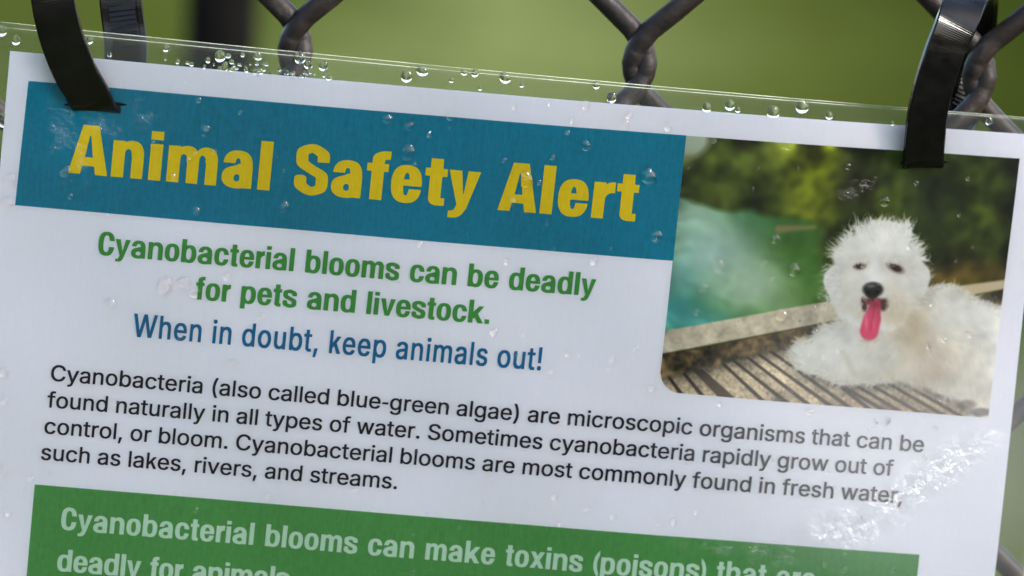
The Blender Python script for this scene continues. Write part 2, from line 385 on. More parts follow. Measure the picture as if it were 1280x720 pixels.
    gl = [(125,440,200,545),(205,405,330,560),(280,380,480,575),(440,350,700,595),(525,350,850,610),(610,330,980,620),(668,305,1120,632),(745,290,1260,660),(900,300,1400,690),(1010,400,1500,690),(1150,430,1640,720),(1260,440,1760,730),(1380,440,1900,740),(1520,470,1960,720)]
    bid = np.zeros(X.shape, int); kk = 1.947/4.8; yo = (380-160)*1.947
    for q in gl: bid += ((q[2]-q[0])*kk*(Y-yo-q[1]*kk)-(q[3]-q[1])*kk*(X-q[0]*kk)) < 0
    tone = 1+.09*rng.normal(size=len(gl)+1); img = img*tone[bid][..., None]
    bc = img; img = sv; a = deck[..., None]; img = img*(1-a)+bc*a
    img *= (1-.5*np.exp(-((Y-(604-.244*(X-20)))/26)**2)*deck)[..., None]
    # near rail: pale top plank, mossy dark face
    face = half(30, 548, 470, 462, 5)*(1-half(20, 612, 480, 496, 9))*np.clip((500-X)/20, 0, 1)
    fc = np.array([86, 74, 54])/255*np.clip(1+.2*n2+.22*n3+.12*n4, .4, 1.8)[..., None]; over(face, fc)
    top = half(38, 492, 470, 412, 4)*(1-half(30, 548, 470, 462, 4))*np.clip((520-X)/20, 0, 1)
    tc = np.array([190, 180, 164])/255*np.clip(1+.04*n1+.05*n3+.03*n4-.35*np.clip(n4-2.0, 0, 1), .5, 1.2)[..., None]; over(top, tc)
    over(.5*line(36, 551, 470, 464, 2, 2, 4), (70, 58, 42))
    # the dog
    def strokes(x, y, ang, ln, col, a, w=.8, curl=.5, fade=True):
        N = len(x); K = 26; u = np.linspace(0, 1, K)[None]
        cu = rng.normal(0, curl, N)[:, None]
        th = ang[:, None]+cu*u; st = ln[:, None]/K
        px = x[:, None]+np.cumsum(np.cos(th)*st, 1); py = y[:, None]+np.cumsum(np.sin(th)*st, 1)
        cx, cy = to_c(px, py); cx = cx.reshape(N, K); cy = cy.reshape(N, K)
        wt = np.broadcast_to((a[:, None]*((1-.75*u) if fade else 1)), cx.shape)
        step = np.hypot(np.diff(cx, axis=1).mean(), np.diff(cy, axis=1).mean())
        W = np.zeros(PH*PW); Cb = np.zeros((PH*PW, 3))
        for dx in (0, 1):
            for dy in (0, 1):
                ix = np.floor(cx).astype(int)+dx; iy = np.floor(cy).astype(int)+dy
                ww = (1-np.abs(cx-ix))*(1-np.abs(cy-iy))*wt
                ok = (ix >= 0) & (ix < PW) & (iy >= 0) & (iy < PH)
                id_ = (iy*PW+ix)[ok]; v = ww[ok]
                W += np.bincount(id_, v, PH*PW)
                for c in range(3): Cb[:, c] += np.bincount(id_, v*np.broadcast_to(col[:, None, c], cx.shape)[ok], PH*PW)
        W2 = gb(W.reshape(PH, PW), w); C2 = np.stack([gb(Cb[:, c].reshape(PH, PW), w) for c in range(3)], -1)
        al = 1-np.exp(-1.7*W2); over(al, np.clip(C2/np.maximum(W2, 1e-6)[..., None], 0, 1))
    wob = 10*n2+5*n3
    def blob(cx, cy, rx, ry, soft=.12): return np.clip((1-np.hypot((X-cx)/rx, (Y-cy)/ry)+wob/max(rx, ry)*.6)/soft+.5, 0, 1)
    head = np.maximum.reduce([blob(556, 330, 112, 100), blob(545, 400, 98, 90), blob(466, 372, 36, 52), blob(640, 368, 44, 66), blob(575, 262, 72, 36)])
    body = np.maximum.reduce([blob(520, 540, 150, 84), blob(414, 552, 66, 46), blob(470, 580, 60, 40), blob(690, 520, 130, 118), blob(800, 545, 120, 128), blob(700, 440, 110, 60), blob(815, 640, 60, 40), blob(760, 610, 90, 40)])
    body *= 1-half(690, 646, 790, 690, 16)*np.clip((790-X)/20, 0, 1)*np.clip((X-640)/30, 0, 1)
    img *= (1-.55*np.roll(gb(body, 6), 7, 0)*np.clip((Y-560)/40, 0, 1))[..., None]
    shade = np.array([206, 203, 198])/255*np.ones_like(img)
    sv = img; img = shade
    over(.75*glow(700, 560, 90, 80), (184, 170, 154)); over(.6*glow(640, 470, 44, 60), (182, 166, 142)); over(.5*glow(820, 660, 60, 40), (176, 164, 150))
    over(.6*glow(560, 560, 60, 50), (204, 200, 190)); over(.6*glow(800, 470, 80, 50), (206, 205, 204))
    over(.5*glow(600, 610, 120, 24), (170, 158, 142)); over(.5*glow(420, 610, 60, 16), (176, 168, 156))
    img *= np.clip(1+.03*n1+.035*n2+.03*n3, .8, 1.15)[..., None]
    bodyc = img; img = sv
    a = body[..., None]; img = img*(1-a)+bodyc*a
    def scatter(N, m):
        p = (m.ravel()+1e-9); p = p/p.sum(); i = rng.choice(PH*PW, N, p=p)
        return X.ravel()[i]+rng.uniform(-1, 1, N), Y.ravel()[i]+rng.uniform(-1, 1, N)
    def wh(N, lo=180, hi=228, warm=8):
        v = rng.uniform(lo, hi, N)[:, None]; return np.clip(np.hstack([v, v-rng.uniform(0, warm, N)[:, None]*.5, v-rng.uniform(0, warm, N)[:, None]*1.3])/255, 0, 1)
    bx, by = scatter(1900, body); an = np.arctan2(by-500, bx-600)+.9*np.sin(bx/37+by/51)+rng.normal(0, .25, 1900)
    strokes(bx, by, an*.5+.9, rng.uniform(22, 54, 1900), wh(1900, 172, 226, 16), rng.uniform(.08, .34, 1900), 1.1, .9)
    # soft edge tufts low on the chest and paws
    ex, ey = scatter(500, np.clip(body-gb(body, 7), 0, 1)**1.5)
    strokes(ex, ey, np.arctan2(ey-520, ex-600)+rng.normal(0, .5, 500), rng.uniform(8, 20, 500), wh(500, 170, 215, 20), rng.uniform(.25, .7, 500), .6)
    over(.45*glow(640, 500, 34, 70), (170, 152, 128)); over(.35*glow(590, 500, 50, 24), (186, 174, 156)); over(.5*glow(440, 545, 50, 34), (222, 220, 214)); over(.4*glow(520, 575, 40, 26), (216, 212, 204))
    over(.45*line(470, 540, 500, 600, 4, 6, 14), (172, 162, 148)); over(.4*line(560, 560, 590, 610, 5, 7, 16), (176, 164, 150)); over(.35*line(700, 560, 650, 640, 8, 10, 26), (168, 154, 138)); over(.4*glow(760, 450, 70, 30), (220, 219, 217)); over(.35*glow(690, 600, 50, 40), (178, 160, 146))
    # head
    sv = img; img = np.array([214, 212, 209])/255*np.ones_like(img)
    over(.5*glow(470, 400, 30, 60), (198, 196, 192)); over(.55*glow(625, 450, 34, 46), (190, 176, 152)); over(.4*glow(660, 360, 26, 60), (196, 192, 186))
    over(.45*glow(490, 425, 26, 18), (196, 184, 164)); over(.5*glow(556, 300, 60, 40), (222, 221, 219)); over(.5*glow(545, 368, 50, 28), (220, 218, 214))
    img *= np.clip(1+.02*n2+.025*n3, .85, 1.12)[..., None]
    hc = img; img = sv; a = head[..., None]; img = img*(1-a)+hc*a
    over(head*.45*line(462, 320, 470, 440, 6, 12, 22), (188, 184, 178)); over(head*.45*line(640, 320, 640, 430, 6, 12, 24), (186, 180, 172)); over(head*.4*glow(556, 250, 70, 26), (226, 226, 226)); over(head*.35*glow(545, 440, 70, 18), (188, 178, 164))
    hx, hy = scatter(1900, head); an = np.arctan2(hy-372, hx-545)
    strokes(hx, hy, an+.5*np.sin(hx/23+hy/31)+rng.normal(0, .2, 1900), rng.uniform(14, 38, 1900), wh(1900, 190, 230, 12), rng.uniform(.05, .22, 1900), 1.0, .8)
    N = 240; th = rng.uniform(-2.95, -.12, N); rr = rng.uniform(.86, 1.02, N)
    strokes(556+112*rr*np.cos(th), 335+104*rr*np.sin(th), th+rng.normal(0, .35, N), rng.uniform(10, 34, N), wh(N, 190, 226, 10), rng.uniform(.25, .9, N), .55, .7)
    N = 150; strokes(rng.uniform(500, 640, N), rng.uniform(228, 262, N), rng.normal(-1.5, .45, N), rng.uniform(12, 34, N), wh(N, 196, 228, 8), rng.uniform(.3, .9, N), .5, .8)
    N = 90; strokes(rng.uniform(428, 470, N), rng.uniform(330, 420, N), rng.normal(2.5, .5, N), rng.uniform(8, 20, N), wh(N, 190, 218, 10), rng.uniform(.3, .8, N), .6)
    # face: hooded eyes, broad muzzle with a dark nose, open mouth and long tongue
    over(.55*ell(510, 326, 30, 20, .9, -.2), (190, 180, 173)); over(.6*ell(598, 330, 36, 24, .9, .35), (188, 177, 170))
    over(.4*line(552, 330, 546, 372, 5, 9, 16), (224, 222, 219)); over(.35*ell(500, 385, 34, 30, .9), (206, 198, 186)); over(.35*ell(592, 392, 38, 32, .9), (204, 194, 180))
    over(.85*ell(512, 333, 14, 8.5, .8, -.15), (92, 74, 68)); over(.85*ell(510, 333, 8, 6, .6), (46, 36, 34)); over(.8*ell(517, 335, 5, 3.2, .7), (170, 162, 158)); over(.6*line(496, 336, 512, 325, 1.5, 2, 3), (84, 64, 58))
    over(.85*ell(598, 337, 21, 10, .8, .45), (92, 76, 68)); over(.9*ell(600, 338, 12, 7, .6, .45), (48, 38, 36)); over(.6*ell(594, 333, 4, 2.6, .8), (168, 160, 154)); over(.55*line(578, 325, 610, 340, 2, 3, 4), (80, 62, 56))
    N = 50; strokes(rng.uniform(490, 530, N), rng.uniform(312, 322, N), rng.normal(1.9, .5, N), rng.uniform(5, 13, N), wh(N, 186, 222, 12), rng.uniform(.2, .5, N), .6)
    N = 60; strokes(rng.uniform(570, 622, N), rng.uniform(308, 322, N), rng.normal(1.3, .5, N), rng.uniform(6, 14, N), wh(N, 186, 222, 12), rng.uniform(.2, .5, N), .6)
    over(.5*ell(544, 440, 44, 34, .8), (184, 168, 150)); over(.4*ell(600, 445, 24, 40, .9), (176, 158, 132))
    over(.9*ell(521, 426, 7.5, 17, .6, -.12), (66, 44, 44)); over(.9*ell(570, 427, 11, 15, .6, .4), (70, 48, 46)); over(.85*ell(546, 419, 26, 9, .7), (84, 50, 52)); over(.5*ell(527, 420, 5, 8, .7), (140, 96, 98))
    tong = np.maximum.reduce([line(549, 426, 541, 462, 13, 20, 6), line(541, 462, 534, 491, 21, 22, 6)])
    over(tong, (192, 88, 114)); over(.8*tong*glow(534, 492, 30, 36), (196, 52, 94)); over(.6*tong*line(548, 426, 538, 486, 2, 2, 7), (150, 58, 82)); over(.6*tong*glow(550, 426, 22, 12), (112, 54, 60)); over(.5*tong*glow(560, 452, 6, 22), (150, 58, 80))
    over(.5*tong*glow(527, 470, 5, 20), (236, 160, 174)); over(.35*tong*glow(545, 476, 4, 14), (226, 138, 158)); over(.3*ell(533, 512, 22, 7, .9), (168, 120, 118))
    over(.97*ell(543, 390, 25, 18, .35), (50, 47, 49)); over(.95*ell(541, 402, 15, 10, .5), (46, 42, 43)); over(.6*ell(538, 381, 11, 4.5, 1.), (138, 134, 134)); over(.7*ell(531, 395, 5, 4, .7), (24, 22, 24)); over(.7*ell(554, 395, 5, 4, .7), (24, 22, 24)); over(.3*ell(546, 376, 16, 4, .9), (96, 90, 90))
    over(.6*line(542, 406, 543, 417, 3, 3, 3), (60, 46, 44))
    N = 70; strokes(rng.uniform(488, 520, N), rng.uniform(405, 440, N), rng.normal(2.0, .4, N), rng.uniform(10, 26, N), wh(N, 186, 220, 18), rng.uniform(.12, .35, N), .8)
    N = 80; strokes(rng.uniform(574, 620, N), rng.uniform(400, 440, N), rng.normal(1.2, .4, N), rng.uniform(10, 28, N), wh(N, 178, 218, 24), rng.uniform(.12, .35, N), .8)
    over(.5*ell(775, 672, 22, 12, .6), (84, 70, 60)); over(.6*ell(808, 690, 30, 10, .6), (78, 68, 66))
    m = img.mean(-1, keepdims=True); img = m+(img-m)*1.15
    img = np.clip(img, 0, 1); img = img+.12*(img-.5)*4*img*(1-img)
    return np.clip(img, 0, 1)

# ------------------------------------------------------------------ layout of the print, in mm from the middle of the paper's top edge
PHOTO_GAIN = 1.05
CORN = {'teal': ((-103.71, 5.8), (31.94, 5.42), (32.08, 31.85), (-104.24, 31.74)), 'photo': ((31.95, 5.46), (103.45, 5.17), (102.78, 60.34), (31.96, 59.68)), 'green': ((-95.2, 89.99), (91.25, 90.49), (91.3, 150.0), (-95.22, 150.0))}
LINES = [
 ('teal', 'headline_lettering', 'Animal Safety Alert', 'black', (-94.1, 24.05), (23.3, 24.1), 10.2, 'yellow', 1, 'track'),
 ('paper', 'warning_lettering', 'Cyanobacterial blooms can be deadly', 'bold', (-86.56, 40.52), (16.45, 40.6), 4.85, 'green', 1, 'track'),
 ('paper', 'warning_lettering', 'for pets and livestock.', 'bold', (-65.85, 48.12), (-4.86, 48.2), 4.85, 'green', 1, 'track'),
 ('paper', 'advice_lettering', 'When in doubt, keep animals out!', 'medium', (-77.94, 57.07), (6.94, 57.15), 4.93, 'blue', 0.74, 'track'),
 ('paper', 'text_line', 'Cyanobacteria (also called blue-green algae) are microscopic organisms that can be', 'regular', (-93.87, 67.75), (89.6, 68.6), 3.42, 'black', 1, 'scale'),
 ('paper', 'text_line', 'found naturally in all types of water. Sometimes cyanobacteria rapidly grow out of', 'regular', (-94.17, 73.42), (83.64, 74.1), 3.42, 'black', 1, 'scale'),
 ('paper', 'text_line', 'control, or bloom. Cyanobacterial blooms are most commonly found in fresh water,', 'regular', (-94.24, 79.0), (86.22, 79.82), 3.42, 'black', 1, 'scale'),
 ('paper', 'text_line', 'such as lakes, rivers, and streams.', 'regular', (-94.44, 84.62), (-20.35, 84.85), 3.42, 'black', 1, 'scale'),
 ('green', 'banner_lettering', 'Cyanobacterial blooms can make toxins (poisons) that are', 'bold', (-89.1, 99.1), (69.6, 99.6), 4.75, 'pale', 1, 'track'),
 ('green', 'banner_lettering', 'deadly for animals', 'bold', (-89.1, 108.0), (-40.7, 108.2), 4.75, 'pale', 1, 'track'),
]
DROPS = {'edge':[(-110.01,-4.04,1.33),(-92.09,-3.71,0.83),(-87.78,-1.13,0.5),(-76.42,-3.5,0.83),(-73.9,-0.91,0.5),(-65.42,-2.85,1.33),(-60.91,-3.59,0.5),(-57.79,-3.54,0.83),(-49.16,-3.99,1.16),(-47.41,-2.82,1.0),(-44.29,-2.77,1.16),(-42.9,-0.39,0.66),(-27.13,-2.13,1.25),(-24.06,-3.56,1.33),(-17.89,-2.1,0.5),(-15.44,-3.98,0.75),(-13.18,-4.01,0.75),(-11.82,-0.95,0.5),(-6.95,-3.54,1.16),(-3.35,-2.34,0.58),(11.99,-3.61,0.83),(15.42,-1.28,1.08),(35.44,-0.84,1.16),(40.25,-1.67,1.16),(42.04,-0.8,0.66),(49.49,-0.86,1.5),(55.44,-2.47,1.5),(61.41,-1.06,1.0),(75.06,-0.35,0.5),(95.86,-2.27,0.83),(-108.29,14.35,1.33),(-106.94,-2.34,1.0)],'bubble':[(-51.63,-0.73,0.45),(-61.34,-1.45,0.47),(-56.06,-2.09,0.61),(-62.54,-0.2,0.76),(-68.41,-0.38,0.46),(-48.62,-0.18,0.48),(-61.88,-0.68,0.43),(-76.39,-1.16,0.34),(-66.52,-1.06,0.26),(-67.79,-1.8,0.63),(-50.49,-0.16,0.28),(-46.57,-1.13,0.41),(-65.23,-0.31,0.51),(-43.9,-0.84,0.51),(-63.8,-3.08,0.69),(-71.01,-0.66,0.55),(-54.86,-0.18,0.39),(-71.88,-0.87,0.33),(-47.98,-1.1,0.36),(-41.25,-0.15,0.4),(-56.38,-0.94,0.56),(-57.77,-1.87,0.28),(-42.62,-0.34,0.36),(-62.7,-0.7,0.27),(-64.31,-0.57,0.97),(-47.3,-0.86,0.28),(-57.55,-0.13,0.58),(-48.05,-0.48,0.57),(-48.5,-0.11,0.34),(-50.68,-0.67,0.26),(-59.88,-0.64,0.6),(-57.86,-2.01,0.54),(-45.83,-0.94,0.31),(-62.39,-1.24,0.33),(-50.58,-0.15,0.66),(-62.99,-1.93,0.44),(-53.22,-1.21,0.35),(-57.69,-0.34,1.07),(-50.22,-0.34,0.6),(-59.17,-1.74,0.27)],'teal':[(-77.57,16.24,0.83),(-67.07,12.79,1.16),(-67.32,29.56,1.0),(-49.44,27.14,1.16),(-94.58,23.78,1.33),(-93.15,28.84,0.58),(-25.2,13.59,1.5),(-66.68,12.25,0.66),(-68.95,6.62,0.66),(-30.16,6.99,1.0),(-25.65,8.1,1.16),(-21.32,9.57,0.66),(-17.27,5.54,0.83),(7.09,6.67,0.66),(11.19,9.02,1.16),(4.51,12.09,0.66),(24.85,14.49,1.66),(27.9,26.92,1.33),(2.43,17.65,0.5),(-96.42,15.78,0.5),(-5.32,13.58,0.5),(-60.27,8.34,0.5),(5.0,26.15,0.39),(-51.79,16.9,0.28),(-17.22,7.75,0.37),(27.85,27.52,0.46),(-50.33,19.75,0.42),(-93.32,25.79,0.33),(-11.4,29.71,0.32)],'yellow':[(-0.45,17.21,1.5),(-69.92,19.23,0.66),(-72.69,22.99,0.83),(-64.7,17.09,0.66),(-2.76,22.12,1.0),(-68.74,17.79,0.5),(-23.79,16.16,0.66)],'photo':[(41.66,32.14,1.5),(57.61,31.82,1.5),(51.05,31.11,1.0),(38.8,36.94,1.33),(56.15,41.62,1.33),(52.98,25.54,1.0),(75.22,16.18,1.16),(81.63,25.4,0.66),(47.09,15.49,0.5),(81.81,11.84,0.5),(38.04,42.27,0.83),(63.65,36.83,0.66),(63.49,44.5,0.66),(52.67,6.14,0.5),(37.74,6.09,0.66),(53.55,6.41,0.5),(60.5,42.33,0.5),(87.97,37.04,0.66),(91.41,44.48,0.66),(96.8,42.93,0.83),(88.1,45.89,0.66),(66.12,49.61,0.83),(69.05,48.21,0.66),(73.58,24.42,0.5),(66.7,9.34,0.66),(68.17,36.42,0.37),(53.14,34.13,0.48),(49.96,47.89,0.32),(46.94,25.52,0.29),(95.31,24.43,0.31),(33.01,12.11,0.32),(63.07,39.68,0.49),(91.6,17.91,0.41),(92.76,10.09,0.46),(62.79,49.68,0.34),(75.95,33.56,0.29),(86.65,50.33,0.38),(63.29,58.86,0.35),(91.98,27.6,0.35),(56.1,10.35,0.33),(47.65,11.11,0.39)],'white':[(-72.26,45.66,1.66),(-68.4,44.65,1.33),(-66.06,46.81,1.33),(-83.02,50.65,1.33),(-59.66,42.87,0.83),(-82.64,42.01,0.66),(-51.67,50.47,0.66),(-57.12,61.14,1.16),(-4.5,2.44,0.66),(2.82,0.99,0.66),(10.29,0.71,1.0),(7.84,4.26,0.66),(19.47,2.14,0.83),(18.82,3.87,1.0),(27.88,3.83,1.0),(-2.6,34.78,0.66),(15.46,33.15,0.83),(-3.69,49.82,0.83),(12.26,53.3,0.66),(9.29,56.95,0.66),(14.76,53.1,0.5),(21.52,53.43,0.83),(-20.79,32.58,0.66),(-105.78,26.61,1.33),(-106.01,31.64,1.5),(-98.46,35.67,0.5),(-85.63,32.36,0.5),(-103.53,66.75,1.16),(-102.86,72.63,1.0),(-102.06,87.87,1.0),(-96.2,88.77,0.66),(-100.19,96.26,0.83),(-52.28,51.03,0.66),(6.78,61.77,0.5),(9.17,59.01,0.5),(13.8,67.72,0.5),(-1.08,81.29,1.0),(12.63,83.64,0.83),(19.43,85.7,0.83),(25.32,86.97,0.83),(38.23,87.19,0.83),(14.44,89.54,0.66),(42.72,84.78,0.66),(-28.79,85.63,0.66),(-46.88,88.51,0.66),(64.39,61.7,0.83),(78.45,62.95,0.83),(81.3,62.24,0.66),(90.1,69.88,0.66),(45.24,61.37,0.66),(53.8,77.06,0.5),(30.58,59.05,0.83),(29.09,59.34,0.5),(-11.51,66.34,0.5),(-2.65,71.1,0.66),(-17.16,76.58,0.5),(31.31,79.87,0.27),(18.63,30.26,0.38),(9.51,42.64,0.34),(24.38,48.02,0.3),(21.06,55.94,0.45),(2.54,49.94,0.45),(14.07,59.85,0.32),(-2.2,86.09,0.29),(26.19,50.86,0.49),(12.59,85.09,0.4),(5.28,74.25,0.42),(20.61,56.86,0.32),(16.74,36.51,0.43),(18.19,51.98,0.45),(1.38,54.13,0.45),(10.49,72.19,0.41),(33.83,86.69,0.43),(23.46,38.62,0.43),(26.5,52.77,0.39),(15.81,86.14,0.34),(6.96,31.17,0.36),(21.52,84.31,0.48),(-67.3,92.99,0.31),(-24.5,41.1,0.36),(-92.24,87.39,0.46),(-87.59,67.84,0.33),(-53.92,66.5,0.29),(-19.86,47.71,0.37),(-98.01,38.64,0.31),(-66.25,89.35,0.47),(-55.53,60.93,0.42),(-20.06,51.12,0.45),(-62.55,69.6,0.44),(-52.25,74.35,0.43),(-102.7,41.12,0.3),(-82.22,48.74,0.28),(-79.85,71.46,0.47),(-68.47,56.94,0.36),(83.43,78.03,0.48),(62.43,77.47,0.35),(91.71,63.19,0.47),(71.29,77.33,0.39),(57.78,72.33,0.28),(39.43,74.6,0.38),(91.73,57.78,0.4),(69.94,74.13,0.44),(72.16,73.08,0.38),(77.44,64.6,0.39),(81.19,62.88,0.5),(88.45,82.08,0.33),(65.77,65.76,0.28),(36.86,67.49,0.47),(48.02,78.08,0.32),(40.0,65.86,0.42)],'green':[(-61.48,92.65,0.66),(-55.33,96.1,0.66),(85.72,94.11,0.83),(75.47,94.83,0.66),(71.07,93.94,0.66),(4.41,90.34,0.5),(-15.38,102.33,0.66),(-13.63,89.54,0.3),(72.25,84.38,0.35),(78.07,83.71,0.36),(50.72,84.43,0.28),(75.09,91.4,0.33),(-6.56,91.9,0.47),(77.83,83.17,0.39),(-58.98,98.25,0.44),(35.12,87.84,0.34),(-16.17,94.49,0.42)]}
